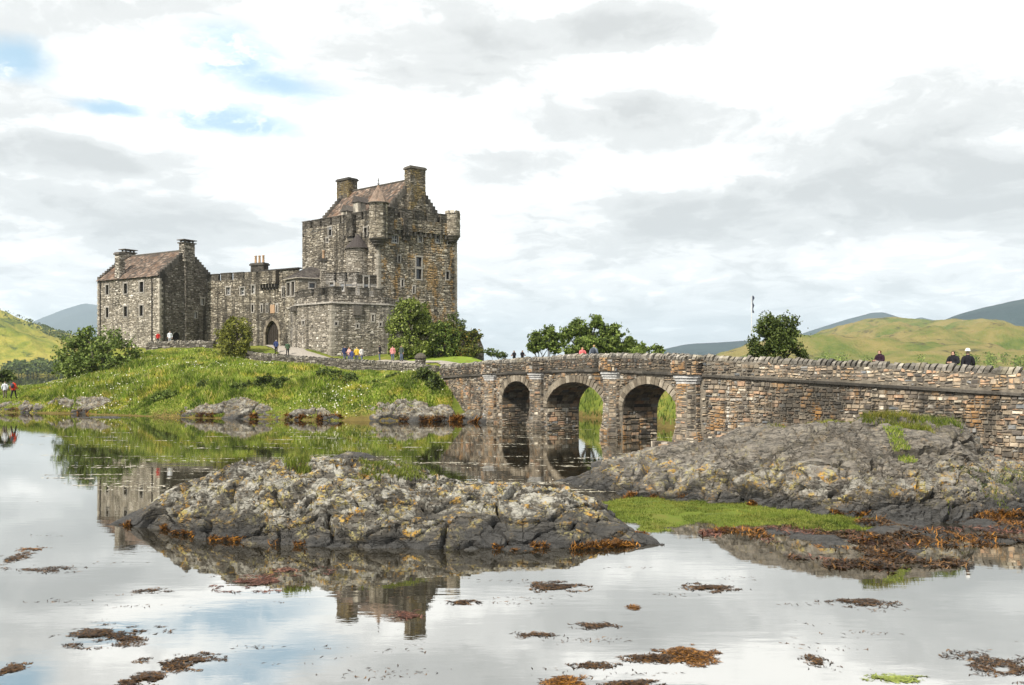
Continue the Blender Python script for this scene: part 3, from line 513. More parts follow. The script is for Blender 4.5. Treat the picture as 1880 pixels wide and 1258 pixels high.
# ------------------------------------------------------------------ masonry
class Wall:
    """a vertical wall face from P to Q (left to right as seen from outside), z0 to z1"""
    def __init__(s, P, Q, z0, z1):
        s.P, s.Q = np.array(P, float), np.array(Q, float); s.L = np.linalg.norm(s.Q - s.P); s.d = (s.Q - s.P)/s.L
        s.n = np.array([s.d[1], -s.d[0]]); s.z0, s.z1 = z0, z1; s.holes = []
    def pt(s, u, z, off=0.0):
        p = s.P + s.d*u + s.n*off; return (p[0], p[1], z)
    def uz(s, x, y):                       # where the photo's line of sight (x, y) meets this wall
        k = (x - CX)/F; Y = (s.P[0]*s.d[1] - s.P[1]*s.d[0])/(k*s.d[1] - s.d[0])
        p = np.array([k*Y, Y]); return float((p - s.P) @ s.d), Zat(y, Y)
    def rect(s, x0, y0, x1, y1):           # photo rectangle -> (u0, u1, z0, z1)
        u0, za = s.uz(x0, y0); u1, zb = s.uz(x1, y1); return (u0, u1, zb, za)
    def faces(s, mb, depth=0.45, off=0.0):
        us = sorted({0.0, s.L} | {min(max(v, 0), s.L) for h in s.holes for v in h[:2]}); zs = sorted({s.z0, s.z1} | {v for h in s.holes for v in h[2:4] if s.z0 < v < s.z1})
        for a, b in zip(us, us[1:]):
            for c, d in zip(zs, zs[1:]):
                m = ((a+b)/2, (c+d)/2)
                if any(h[0] < m[0] < h[1] and h[2] < m[1] < h[3] for h in s.holes): continue
                mb.add([s.pt(a, c, off), s.pt(b, c, off), s.pt(b, d, off), s.pt(a, d, off)], [(0, 1, 2, 3)])
        for a, b, c, d in [h[:4] for h in s.holes]:
            for (u0, z0), (u1, z1) in (((a, c), (a, d)), ((a, d), (b, d)), ((b, d), (b, c)), ((b, c), (a, c))):
                mb.add([s.pt(u0, z0, off), s.pt(u1, z1, off), s.pt(u1, z1, off-depth), s.pt(u0, z0, off-depth)], [(0, 1, 2, 3)])
    def courses(s, ch=(0.13, 0.24), cl=(0.2, 0.52), top=None, skip=None, z0=None, r=None):
        r = r or rng; z = s.z0 if z0 is None else z0; out = []
        zt = s.z1 if top is None else max(top(u) for u in np.linspace(0, s.L, 9))
        ph = r.uniform(0, 6, 3); wav = lambda u: 0.05*math.sin(u*0.9 + ph[0] + z*2) + 0.035*math.sin(u*2.3 + ph[1] - z)
        cells = []
        while z < zt - 0.06:
            h = min(r.uniform(*ch)*1.55, zt - z); u = -r.uniform(0, cl[0])
            while u < s.L - 0.04:
                l = r.uniform(*cl)*(0.85 + h); a, b = u, u + l; u += l; w_ = wav((a+b)/2) if s.z0 + 0.1 < z < zt - 0.5 else 0.0; t = r.random()
                if t < 0.3 or h < 0.2: cells.append((a, b, z + w_, h*r.uniform(0.85, 1.0)))
                else:
                    k = r.uniform(0.35, 0.65)*h; cells.append((a, b, z + w_, k))
                    if t < 0.62: cells.append((a, b, z + w_ + k, h - k))
                    else: m_ = a + (b-a)*r.uniform(0.3, 0.7); cells += [(a, m_, z + w_ + k, h - k), (m_, b, z + w_ + k, h - k)]
            z += h
        for a, b, zz, hh in cells:
                u0, u1 = max(a, 0.0), min(b, s.L)
                if u1 - u0 < 0.08: continue
                hh = hh*r.uniform(0.88, 1.0); um, zm = (u0+u1)/2, zz + hh/2
                if top is not None and zz + hh > min(top(u0), top(u1)) + 0.05: continue
                if any(u1 > q[0]-0.02 and u0 < q[1]+0.02 and zz+hh > q[2]-0.02 and zz < q[3]+0.02 for q in s.holes): continue
                if skip is not None and (skip(um, zm) or skip(u0, zm) or skip(u1, zm) or skip(um, zz)): continue
                out.append((u0, u1, zz, zz + hh))
        return out
    def stones(s, rects, proud=(0.02, 0.07), gap=0.018, jit=0.035, off=0.0, mapf=None):
        R = np.array(rects, float).reshape(-1, 4); n = len(R)
        if not n: return np.zeros((0, 3)), np.zeros((0, 4), int)
        u = R[:, [0, 1, 1, 0]] + np.array([1, -1, -1, 1])*gap; z = R[:, [2, 2, 3, 3]] + np.array([1, 1, -1, -1])*gap
        u = u + rng.uniform(-jit, jit, (n, 4)); z = z + rng.uniform(-jit, jit, (n, 4))
        pr = rng.uniform(*proud, (n, 1)) + rng.uniform(-0.012, 0.012, (n, 4)); inset = 0.022
        cu, cz = u.mean(1, keepdims=True), z.mean(1, keepdims=True)
        fu = u + np.sign(cu - u)*inset; fz = z + np.sign(cz - z)*inset
        U = np.concatenate([u, fu], 1); Zz = np.concatenate([z, fz], 1); O = np.concatenate([np.full((n, 4), -0.02), pr], 1) + off
        if mapf: V = mapf(U, Zz, O)
        else: V = np.stack([s.P[0] + s.d[0]*U + s.n[0]*O, s.P[1] + s.d[1]*U + s.n[1]*O, Zz], 2)
        b = (np.arange(n)*8)[:, None]
        q = np.array([[4, 5, 6, 7], [0, 1, 5, 4], [1, 2, 6, 5], [2, 3, 7, 6], [3, 0, 4, 7]])
        return V.reshape(-1, 3), (b[:, :, None] + q[None]).reshape(-1, 4)
def cylmap(c, R):
    """wrap masonry on a round tower: u runs along the circumference, u = 0 facing the camera's left"""
    def f(U, Z, O):
        a = math.pi + U/R; return np.stack([c[0] + (R+O)*np.cos(a), c[1] + (R+O)*np.sin(a), Z], 2)
    return f
class Pile:
    def __init__(s): s.V = []; s.F = []; s.n = 0
    def add(s, VF):
        V, Fc = VF; s.V.append(V); s.F.append(np.asarray(Fc) + s.n); s.n += len(V)
    def build(s, name, mat, parent):
        return obj(name, np.concatenate(s.V), np.concatenate(s.F), mat, parent, kind='stuff')
def masonry(root, walls, mat, mortar, name='wall', tops=None, skips=None, ch=(0.13, 0.24), cl=(0.2, 0.52), depth=0.45):
    """one wall part with its openings, and its rubble joined as one part under it"""
    mb = MB(); pile = Pile()
    for i, w in enumerate(walls):
        w.faces(mb, depth); pile.add(w.stones(w.courses(ch, cl, tops[i] if tops else None, skips[i] if skips else None)))
    o = mb.build(name, mortar, root); pile.build('stonework', mat, o); return o
def window(root, w, hole, style='white', depth=0.22):
    """a window set in a wall opening: frame bars with a pane under them"""
    u0, u1, z0, z1 = hole[:4]; wd, ht = u1-u0, z1-z0; fr = MB(); t = 0.06 if style == 'white' else 0.04
    def bar(a, b, c, d, off):
        fr.add([w.pt(a, c, off), w.pt(b, c, off), w.pt(b, d, off), w.pt(a, d, off), w.pt(a, c, off-0.05), w.pt(b, c, off-0.05), w.pt(b, d, off-0.05), w.pt(a, d, off-0.05)],
               [(0, 1, 2, 3), (1, 5, 6, 2), (4, 0, 3, 7), (3, 2, 6, 7), (0, 4, 5, 1)])
    o = -depth + 0.05
    bar(u0, u0+t, z0, z1, o); bar(u1-t, u1, z0, z1, o); bar(u0+t, u1-t, z0, z0+t, o); bar(u0+t, u1-t, z1-t, z1, o)
    nu = 2 if wd > 0.9 else 1; nz = max(1, int(round(ht/0.6))) if style == 'white' else 1
    for k in range(1, nu+1): 
        if style == 'white' or nu > 1: bar(u0+wd*k/(nu+1)-t/3, u0+wd*k/(nu+1)+t/3, z0+t, z1-t, o-0.003)
    for k in range(1, nz): bar(u0+t, u1-t, z0+ht*k/nz-t/3, z0+ht*k/nz+t/3, o-0.006)
    f = fr.build('window', M['white'] if style == 'white' else M['iron'], root)
    g = MB().add([w.pt(u0, z0, -depth-0.03), w.pt(u1, z0, -depth-0.03), w.pt(u1, z1, -depth-0.03), w.pt(u0, z1, -depth-0.03)], [(0, 1, 2, 3)]); g.build('pane', M['glass'], f)
    s = MB(); k = 0.09
    for a, b, c, d in ((u0-0.16, u1+0.16, z0-0.15, z0-0.01), (u0-0.2, u1+0.2, z1+0.01, z1+0.22), (u0-0.17, u0-0.012, z0, z1), (u1+0.012, u1+0.17, z0, z1)):
        s.add([w.pt(a, c, -0.02), w.pt(b, c, -0.02), w.pt(b, d, -0.02), w.pt(a, d, -0.02), w.pt(a, c, k), w.pt(b, c, k), w.pt(b, d, k), w.pt(a, d, k)], [(4, 5, 6, 7), (0, 1, 5, 4), (1, 2, 6, 5), (2, 3, 7, 6), (3, 0, 4, 7)])
    s.build('surround', M['render'], f)
    return f
def openings(w, boxes): 
    hs = [w.rect(*b[:4]) for b in boxes]; w.holes += hs; return hs
def slates(root, A, B, C, D, mat, name='roof', row=0.34, wid=(0.28, 0.5), tri=None, deck=None):
    """a roof slope: A-B eave left to right, D-C ridge; a deck with overlapping slates on it"""
    A, B, C, D = [np.array(p, float) for p in (A, B, C, D)]
    nrm = np.cross(B-A, D-A); nrm /= np.linalg.norm(nrm)
    if nrm[2] < 0: nrm = -nrm
    mb = MB().add([A, B, C, D], [(0, 1, 2, 3)]) if np.linalg.norm(C-D) > 0.02 else MB().add([A, B, C], [(0, 1, 2)])
    o = mb.build(name, deck or mat, root); V = []; Fc = []
    Ls = np.linalg.norm((D+C)/2 - (A+B)/2); n = max(3, int(Ls/row))
    for j in range(n):
        t0, t1 = j/n - 0.012, min(1.0, (j+1.25)/n); L0 = A + (D-A)*t0; R0 = B + (C-B)*t0; L1 = A + (D-A)*t1; R1 = B + (C-B)*t1
        ww = np.linalg.norm(R0-L0); u = -rng.uniform(0, 0.3)
        while u < ww:
            l = rng.uniform(*wid); a, b = max(0, u)/ww, min(ww, u+l-0.02)/ww; u += l
            if b - a < 0.002: continue
            k = len(V); h0, h1 = rng.uniform(0.05, 0.085), rng.uniform(0.012, 0.022); dd = (D-A)/Ls*rng.uniform(-0.02, 0.03)
            V += [L0+(R0-L0)*a+nrm*h0+dd, L0+(R0-L0)*b+nrm*h0+dd, L1+(R1-L1)*b+nrm*h1, L1+(R1-L1)*a+nrm*h1, L0+(R0-L0)*a+nrm*0.003+dd, L0+(R0-L0)*b+nrm*0.003+dd]
            Fc += [(k, k+1, k+2, k+3), (k+4, k+5, k+1, k)]
    obj('slate_courses', V, Fc, mat, o, kind='stuff'); return o
def merlons(root, w, zb, zt, mw, gap, thick=0.45, mat=None, u0=0.0, u1=None, cap=True, n=None):
    u1 = w.L if u1 is None else u1; n = n or max(1, int(round((u1-u0+gap)/(mw+gap)))); p = (u1-u0+gap)/n; mw = p-gap
    for k in range(n):
        a = u0 + k*p; mb = MB(); c = w.P + w.d*(a+mw/2) - w.n*(thick/2); h = zt - zb + rng.uniform(-0.04, 0.04)
        mb.box((c[0], c[1], zb + h/2 - 0.05), (mw, thick, h + 0.1), w.d)
        o = mb.build('merlon', M['mortard'], root); pl = Pile(); ww = Wall(w.pt(a, 0)[:2], w.pt(a+mw, 0)[:2], zb, zb+h-0.03); pl.add(ww.stones(ww.courses()))
        we = Wall(w.pt(a+mw, 0)[:2], w.pt(a+mw, 0, -thick)[:2], zb, zb+h-0.03); pl.add(we.stones(we.courses()))
        pl.build('stonework', M['merlon'] if mat in (M['curtain'], M['keepgrey'], M['keep'], M['bastion']) else mat, o)
        if cap: MB().box((c[0], c[1], zb+h+0.045), (mw+0.14, thick+0.14, 0.09), w.d).build('cap_stone', M['crow'], o)
def crow_steps(root, apex, eave, dirn, thick, n, mat):
    """stepped stones climbing a gable edge from eave to apex"""
    a, e = np.array(apex, float), np.array(eave, float)
    for k in range(n):
        t = (k+0.5)/n; p = e + (a-e)*t; run = np.linalg.norm((a-e)[:2])/n; rise = (a[2]-e[2])/n; hd = (a-e)[:2]/np.linalg.norm((a-e)[:2])
        MB().box((p[0], p[1], p[2] + 0.02), (run*1.04, thick, rise + 0.62 + rng.uniform(-0.04, 0.04)), hd).build('crow_step', mat, root)
def stack(root, c, size, z0, z1, d, mat, cap='slab', pots=0, potmat=None):
    mb = MB().box((c[0], c[1], (z0+z1)/2), (size[0], size[1], z1-z0), d); o = mb.build('chimney', M['mortard'], root); pl = Pile()
    d = np.array(d, float)/np.linalg.norm(d); n = np.array([-d[1], d[0]]); q = [np.array(c[:2]) + d*a*size[0]/2 + n*b*size[1]/2 for a, b in ((-1,-1), (1,-1), (1,1), (-1,1))]
    for i in range(4):
        w = Wall(q[i], q[(i+1) % 4], z0, z1); pl.add(w.stones(w.courses()))
    pl.build('stonework', mat, o)
    if cap == 'slab':
        m2 = MB().box((c[0], c[1], z1+0.07), (size[0]+0.35, size[1]+0.35, 0.14), d)
        for a in (-1, 1):
            for b in (-1, 1): m2.box((c[0]+d[0]*a*size[0]*0.38+n[0]*b*size[1]*0.38, c[1]+d[1]*a*size[0]*0.38+n[1]*b*size[1]*0.38, z1+0.28), (0.18, 0.18, 0.28), d)
        m2.box((c[0], c[1], z1+0.47), (size[0]+0.45, size[1]+0.45, 0.1), d); m2.build('chimney_cap', M['crow'], o)
    else:
        MB().box((c[0], c[1], z1+0.1), (size[0]+0.3, size[1]+0.3, 0.22), d).box((c[0], c[1], z1+0.27), (size[0]+0.1, size[1]+0.1, 0.14), d).build('chimney_cap', M['crow'], o)
    for k in range(pots):
        p = np.array(c[:2]) + d*(k - (pots-1)/2)*size[0]/(pots+0.3)
        MB().lathe((p[0], p[1]), [(0.19, z1+0.3), (0.17, z1+0.5), (0.15, z1+1.25), (0.19, z1+1.3), (0.19, z1+1.4), (0.12, z1+1.41)], 10).build('chimney_pot', potmat or M['pot'], o, True)
    return o

def stonebox(root, name, c, size, z0, z1, d, mat):
    o = MB().box((c[0], c[1], (z0+z1)/2), (size[0], size[1], z1-z0), d).build(name, M['mortard'], root); pl = Pile(); d = np.array(d, float)/np.linalg.norm(d); n = np.array([-d[1], d[0]])
    q = [np.array(c[:2]) + d*a*size[0]/2 + n*b*size[1]/2 for a, b in ((-1,-1), (1,-1), (1,1), (-1,1))]
    for i in range(4): w = Wall(q[i], q[(i+1) % 4], z0, z1); pl.add(w.stones(w.courses()))
    pl.build('stonework', mat, o); return o
# ------------------------------------------------------------------ the long house on the left
Cn, Ln = XY(293, 118), XY(179, 125.2)
e1 = (Ln - Cn)/np.linalg.norm(Ln - Cn); e2 = np.array([-e1[1]*-1, -e1[0]*1.0]); e2 = np.array([e1[1], -e1[0]])
if e2[1] < 0: e2 = -e2
GW = 9.15; Rn = Cn + e2*GW; LRn = Ln + e2*GW; ZE, ZR, ZG = 17.06, 20.95, 6.4
house = thing('stone_house', (Cn[0], Cn[1], ZG), 'stone house with a reddish slate roof and end chimneys at the castle\'s left end', 'house')
wl = Wall(Ln, Cn, ZG, ZE); wg = Wall(Cn, Rn, ZG, ZE); wb = Wall(Rn, LRn, ZG, ZE); wf = Wall(LRn, Ln, ZG, ZE)
Hb = openings(wl, [(195, 524, 200, 541), (228, 521, 234, 539), (257, 518, 264, 536), (195, 565, 200, 583), (228, 563, 234, 581), (257, 561, 263, 580)])
Hg = openings(wg, [(369, 548, 374, 560), (356, 573, 361, 584)]); Hd = wg.rect(317, 610, 330, 624); wg.holes.append(Hd)
gt = lambda u: ZE + (ZR-ZE)*(1 - abs(u - GW/2)/(GW/2))
hw = masonry(house, [wl, wb], M['house'], M['mortar'], 'wall')
mbg = MB(); wg.faces(mbg); mbg.add([wg.pt(0, ZE), wg.pt(GW, ZE), wg.pt(GW/2, ZR)], [(0, 1, 2)]); mbf = MB(); wf.faces(mbf); mbf.add([wf.pt(0, ZE), wf.pt(GW, ZE), wf.pt(GW/2, ZR)], [(0, 1, 2)]); mbf.build('gable', M['house'], house)
og = mbg.build('gable', M['mortard'], house); pl = Pile(); wg.z1 = ZR
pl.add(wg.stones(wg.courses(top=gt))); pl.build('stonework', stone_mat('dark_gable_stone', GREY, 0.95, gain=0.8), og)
for h in Hb: window(house, wl, h, 'plain')
for h in Hg: window(house, wg, h, 'white')
dm = MB(); dm.add([wg.pt(Hd[0], Hd[2], -0.3), wg.pt(Hd[1], Hd[2], -0.3), wg.pt(Hd[1], Hd[3], -0.3), wg.pt(Hd[0], Hd[3], -0.3)], [(0, 1, 2, 3)]); dm.build('door', M['dark'], house)
am = MB(); r_ = (Hd[1]-Hd[0])/2; uc = (Hd[0]+Hd[1])/2; pts = [(Hd[0], Hd[3]), (Hd[0], Hd[3]-r_)] + [(uc - r_*math.cos(a), Hd[3]-r_+r_*math.sin(a)) for a in np.linspace(0.2, 1.57, 6)]
for sgn in (1, -1):
    ps = [(uc + sgn*(u-uc), z) for u, z in pts]; am.add([wg.pt(u, z, 0.05) for u, z in ps], [tuple(range(len(ps)))[::sgn]])
am.build('door_arch', M['render'], house)
mid0, mid1 = Cn + e2*GW/2, Ln + e2*GW/2; ov = -wl.n
rf = slates(house, (*(Ln - e2*0.25 - e1*0.1), ZE+0.12-0.1), (*(Cn - e2*0.25 + e1*0.1), ZE+0.02), (*mid0, ZR+0.12), (*mid1, ZR+0.12), M['slate'])
slates(house, (*(Rn + e2*0.25), ZE), (*(LRn + e2*0.25), ZE), (*mid1, ZR+0.12), (*mid0, ZR+0.12), M['slate'])
MB().tube([(*mid0, ZR+0.18), (*mid1, ZR+0.18)], [0.13, 0.13]).build('ridge', M['crow'], rf)
for (ap, ea) in (((*(mid0+e1*0.2), ZR), (*(Cn+e1*0.2), ZE)), ((*(mid0+e1*0.2), ZR), (*(Rn+e1*0.2), ZE)), ((*(mid1-e1*0.2), ZR), (*(Ln-e1*0.2), ZE)), ((*(mid1-e1*0.2), ZR), (*(LRn-e1*0.2), ZE))): crow_steps(house, ap, ea, e1, 0.5, 12, M['crow'])
stack(house, (*(mid0 + e1*0.2),), (1.75, 1.1), ZR-1.5, 22.0, e2, M['house'])
stonebox(house, 'chimney_breast', mid0 - e1*0.12, (1.35, 0.5), ZG, ZR, e2, stone_mat('breast_stone', GREY, 0.5, gain=0.95))
stack(house, (*(mid1 - e1*0.5),), (1.7, 1.1), ZR-1.5, 21.6, e2, M['house'])
uw = wl.uz(216, 500)[0]; pw = wl.pt(uw, 0, 0.02); stack(house, (pw[0]-wl.n[0]*0.35, pw[1]-wl.n[1]*0.35), (1.0, 0.85), 13.5, 20.6, wl.d, M['house'], cap='plain')
for xx in (185, 280):
    uu = wl.uz(xx, 560)[0]; MB().tube([wl.pt(uu, ZG, 0.12), wl.pt(uu, ZE-0.05, 0.12)], [0.07, 0.07]).build('drainpipe', M['iron'], house)
for k in range(28):
    zq = ZG + 0.2 + k*0.37; lw = 0.55 if k % 2 else 0.32
    p = Cn + e1*(lw/2 - 0.06) - e2*0.06 if True else None
    MB().box((*(Cn + e1*(lw/2-0.07) + e2*((0.87-lw)/2-0.07)), zq), (lw, 0.87-lw, 0.34), e1).build('quoin', M['turret'], house)
    if k % 2 == 0: MB().box((*(Ln - e1*(lw/2-0.05) + e2*0.2), zq), (lw, 0.5, 0.36), e1).build('quoin', M['render'], house)

# ------------------------------------------------------------------ curtain wall with the gate
A_, B_ = XY(381, 124.8), XY(472, 120.6); G0, G1 = XY(470, 119.7), XY(550, 115.6); ZT = 18.0; zg = 6.3
cw = thing('curtain_wall', (*B_, zg), 'stained castle curtain wall with battlements and a pointed gateway', 'castle wall')
w1 = Wall(A_, B_, zg, ZT-0.95); w2 = Wall(G0, G1, zg, ZT-0.2); ws = Wall(B_ - w1.n*0.2, G0, zg, ZT-0.5)
h1 = openings(w1, [(416, 528, 423, 541), (442, 529, 449, 541), (463, 525, 468, 538), (463, 560, 466, 573)])
h2 = openings(w2, [(493, 520, 497, 530), (501, 520, 505, 530), (519, 528, 521, 545), (523, 528, 525, 545), (480, 560, 482, 573), (490, 560, 492, 573), (508, 560, 510, 573), (535, 575, 537, 590), (535, 608, 537, 621)])
hgate = w2.rect(488, 589, 512, 645); w2.holes.append(hgate)
masonry(cw, [w1, w2, ws], M['curtain'], M['mortard'])
for w, hs in ((w1, h1), (w2, h2)):
    for k, h in enumerate(hs): window(cw, w, h, 'white' if (w is w1 and k < 3) or (w is w2 and k < 2) else 'plain')
gu0, gu1, gz0, gz1 = hgate; gm = (gu0+gu1)/2; gh = (gu1-gu0)/2; gsz = gz1 - gh*1.55
def gcurve(side, r=0.0, n=9):            # pointed arch flank
    out = []
    for k in range(n):
        t = k/(n-1); a = t*math.acos(0.35/1.35); R = gh*1.35 + r; out.append((gm + side*(-0.35*gh + R*math.cos(a)), gsz + (R*math.sin(a))*1.55*gh/(gh*1.35*math.sin(math.acos(0.35/1.35)))))
    return out
sp = MB()
for sd2 in (-1, 1):
    c = gcurve(sd2); ps = [(gm + sd2*gh, gz1)] + c; sp.add([w2.pt(u, z, 0.03) for u, z in ps], [tuple(range(len(ps)))[::-sd2]])
sp.build('spandrel', M['vous'], cw)
for sd2 in (-1, 1):                       # moulded arch stones
    ci, co = gcurve(sd2, 0.0, 9), gcurve(sd2, 0.38, 9)
    for k in range(8):
        V = [w2.pt(*p, o) for o in (0.09, -0.5) for p in (ci[k], co[k], co[k+1], ci[k+1])]
        MB().add(V, [(0, 1, 2, 3), (4, 7, 6, 5), (0, 4, 5, 1), (1, 5, 6, 2), (2, 6, 7, 3), (3, 7, 4, 0)]).build('voussoir', M['vous'], cw)
    for k in range(5):
        z = gz0 + (gsz-gz0)*k/5; V = [w2.pt(gm+sd2*(gh-0.02), z), w2.pt(gm+sd2*(gh+0.36), z)]
        c = w2.P + w2.d*(gm+sd2*(gh+0.17)); MB().box((c[0]+w2.n[0]*0.0, c[1]+w2.n[1]*0.0, z+(gsz-gz0)/10), (0.36, 0.2, (gsz-gz0)/5-0.02), w2.d).build('jamb_stone', M['vous'], cw)
dr = MB(); dr.add([w2.pt(gu0, gz0, -0.44), w2.pt(gu1, gz0, -0.44), w2.pt(gu1, gz1, -0.44), w2.pt(gu0, gz1, -0.44)], [(0, 1, 2, 3)])
door = dr.build('gate', M['wood'], cw)
for k in range(7):
    u = gu0 + (gu1-gu0)*(k+0.5)/7; c = w2.P + w2.d*u - w2.n*0.42; MB().box((c[0], c[1], (gz0+gz1)/2), ((gu1-gu0)/7-0.03, 0.05, gz1-gz0), w2.d).build('plank', M['wood'], door)
pq = w2.rect(497, 560, 505, 575); c = w2.P + w2.d*(pq[0]+pq[1])/2 + w2.n*0.04
MB().box((c[0], c[1], (pq[2]+pq[3])/2), (pq[1]-pq[0], 0.12, pq[3]-pq[2]), w2.d).build('plaque', M['sand'], cw)
merlons(cw, w1, ZT-1.0, ZT-0.05, 1.6, 0.55, mat=M['curtain'], u0=0.2, u1=w1.uz(446, 500)[0], n=3)
wp = Wall(w1.pt(w1.uz(446, 500)[0]+0.3, 0)[:2], B_, ZT-1.0, ZT); pp = MB(); pp.box((*((wp.P+wp.Q)/2 - wp.n*0.25), ZT-0.5), (wp.L, 0.5, 1.0), wp.d); op = pp.build('parapet', M['mortard'], cw)
pl = Pile(); pl.add(wp.stones(wp.courses())); pl.build('stonework', M['curtain'], op)
MB().box((*((w2.P+w2.Q)/2 - w2.n*0.1), ZT-0.13), (w2.L, 0.75, 0.16), w2.d).build('string_course', M['crow'], cw)
bx = w2.rect(481, 512, 513, 526)          # the box of corbels over the gate
c = w2.P + w2.d*(bx[0]+bx[1])/2 + w2.n*0.35; bw = bx[1]-bx[0]
wbx = Wall(c - w2.d*bw/2 + w2.n*0.35, c + w2.d*bw/2 + w2.n*0.35, bx[2]+0.35, ZT-0.3)
mm = MB().box((c[0], c[1], (wbx.z0+wbx.z1)/2), (bw, 0.7, wbx.z1-wbx.z0), w2.d); mo = mm.build('machicolation', M['mortard'], cw); pl = Pile(); pl.add(wbx.stones(wbx.courses())); pl.build('stonework', M['curtain'], mo)
for k in range(6):
    p = c + w2.d*((k+0.5)/6 - 0.5)*bw; MB().box((p[0], p[1], bx[2]+0.12), (0.18, 0.6, 0.46), w2.d).box((p[0]-w2.n[0]*0.1, p[1]-w2.n[1]*0.1, bx[2]-0.25), (0.16, 0.4, 0.3), w2.d).build('corbel', M['crow'], cw)
pc = w1.pt(w1.uz(468, 490)[0], 0, -0.9); stack(cw, pc[:2], (2.3, 1.0), ZT-1.2, 18.9, w1.d, M['crow'], cap='plain', pots=3)

# ------------------------------------------------------------------ little lodge with a hipped roof above the gate
K0, K1, K2 = XY(524, 115.3), XY(547, 112.6), XY(599, 114.2); kz = 16.3
lodge = thing('gate_lodge', (*K1, 11.0), 'small cream lodge with a hipped slate roof and paired arched windows above the gate', 'building')
wk0, wk1 = Wall(K0, K1, 10.6, kz), Wall(K1, K2, 10.6, kz)
hk0 = openings(wk0, [(527.5, 520, 532.5, 543), (535.5, 518, 541, 543)]); hk1 = openings(wk1, [(568, 520, 578, 529)])
masonry(lodge, [wk0, wk1], stone_mat('lodge_stone', WARM, 0.5, gain=1.35), M['mortar'])
for h in hk0: window(lodge, wk0, h, 'plain')
for h in hk1: window(lodge, wk1, h, 'plain')
apx = np.array([*XY(572, 116.0), Zat(489, 116.0)]); apx0 = np.array([*XY(556, 116.3), Zat(495, 116.3)]); o0 = wk0.n*0.3; o1 = wk1.n*0.3
slates(lodge, (*(K0+o0), kz), (*(K1+o0*0.6+o1*0.6), kz), apx, apx0, M['slateD'])
slates(lodge, (*(K1+o0*0.6+o1*0.6), kz), (*(K2+o1), kz), (*XY(592, 116), Zat(497, 116)), apx, M['slateD'])
MB().tube([(*(K0+o0*1.1), kz-0.06), (*(K1+o0*0.7+o1*0.7), kz-0.06), (*(K2+o1*1.1), kz-0.06)], [0.07]*3).build('gutter', M['turret'], lodge)
stack(lodge, XY(594, 113.5), (0.75, 0.7), 15.0, Zat(480, 113.5), wk1.d, M['turret'], cap='plain', pots=1, potmat=M['sand'])

# ------------------------------------------------------------------ six-sided bastion
T0, T1, T2, T3 = XY(529, 115), XY(547, 108.3), XY(609, 104), XY(712, 107.4); bz0, bz1 = 4.6, 12.3
T4 = T3 + np.array([1.5, 7.0])
bas = thing('bastion', (*T2, bz0), 'squat angled stone bastion with a ledge and battlements beside the castle gate', 'tower')
wt = [Wall(T0, T1, bz0, bz1), Wall(T1, T2, bz0, bz1), Wall(T2, T3, bz0, bz1), Wall(T3, T4, bz0, bz1)]
hb1 = openings(wt[1], [(616-60, 590, 619-60, 596)]); hb2 = openings(wt[2], [(615, 592, 619, 597), (683, 578, 686, 590), (697, 593, 700, 598), (655, 596, 658, 602)]); hb0 = openings(wt[0], [(536, 576, 538, 592), (536, 606, 538, 622)])
masonry(bas, wt, M['bastion'], M['mortar'])
for w, hs in ((wt[1], hb1), (wt[2], hb2), (wt[0], hb0)):
    for h in hs: window(bas, w, h, 'plain')
# ledge, made proud of the walls
def inset(Ps, k):
    Ps = [np.array(p, float) for p in Ps]; cpt = sum(Ps)/len(Ps); return [p + (cpt-p)/np.linalg.norm(cpt-p)*k for p in Ps]
poly = [T0, T1, T2, T3, T4]
MB().prism(inset(poly, -0.28), bz1, bz1+0.2).build('ledge', M['render'], bas)
up = inset(poly, 0.75)
wu = [Wall(up[i], up[i+1], bz1+0.2, bz1+1.15) for i in range(4)]
masonry(bas, wu, M['bastion'], M['mortard'], 'parapet')
for i, n in ((1, 3), (2, 4), (0, 2)): merlons(bas, wu[i], bz1+1.12, bz1+2.0, 1.0, 0.7, 0.4, M['bastion'], n=n)
MB().prism(inset(poly, 1.2), bz1+0.21, bz1+0.5).build('roof', M['lead'], bas)
for k in range(5):                        # corbels under the ledge corner
    p = T1 + wt[0].n*0.2 - wt[0].d*(0.3 + k*0.55); MB().box((p[0], p[1], bz1-0.3), (0.25, 0.7, 0.6), wt[0].d).build('corbel', M['crow'], bas)
lp = wt[2].pt(wt[2].uz(655, 571)[0], 0, 0.02); MB().box((lp[0], lp[1], Zat(571, 105.5)), (1.0, 0.8, 1.1), wt[2].d).box((lp[0], lp[1], Zat(580, 105.5)), (0.7, 0.6, 0.5), wt[2].d).build('corbelled_box', M['crow'], bas)

# ------------------------------------------------------------------ inner range between bastion and keep
I0, I1, I2 = XY(598, 112.3), XY(655, 110.5), XY(697, 112.4)
inn = thing('inner_range', (*I1, 9.0), 'grey plastered inner range with tall merlons between bastion and keep', 'building')
wi = [Wall(I0, I1, 9.0, 15.6), Wall(I1, I2, 9.0, 15.4)]
hi = openings(wi[0], [(606, 519, 613, 529), (626, 521, 632, 534)]); hi2 = openings(wi[1], [(668, 508, 676, 530)])
masonry(inn, wi, M['render'], M['mortar'], ch=(0.3, 0.5), cl=(0.5, 1.2))
for h in hi: window(inn, wi[0], h, 'white')
for h in hi2: window(inn, wi[1], h, 'plain')
merlons(inn, wi[0], 15.55, 16.75, 1.35, 0.5, 0.5, M['render'], n=3); merlons(inn, wi[1], 15.35, 16.4, 2.6, 0.3, 0.5, M['mortard'], n=1)
MB().prism([I0, I1, I2, I2+np.array([2, 6]), I0+np.array([2, 6])], 15.0, 15.3).build('roof', M['lead'], inn)

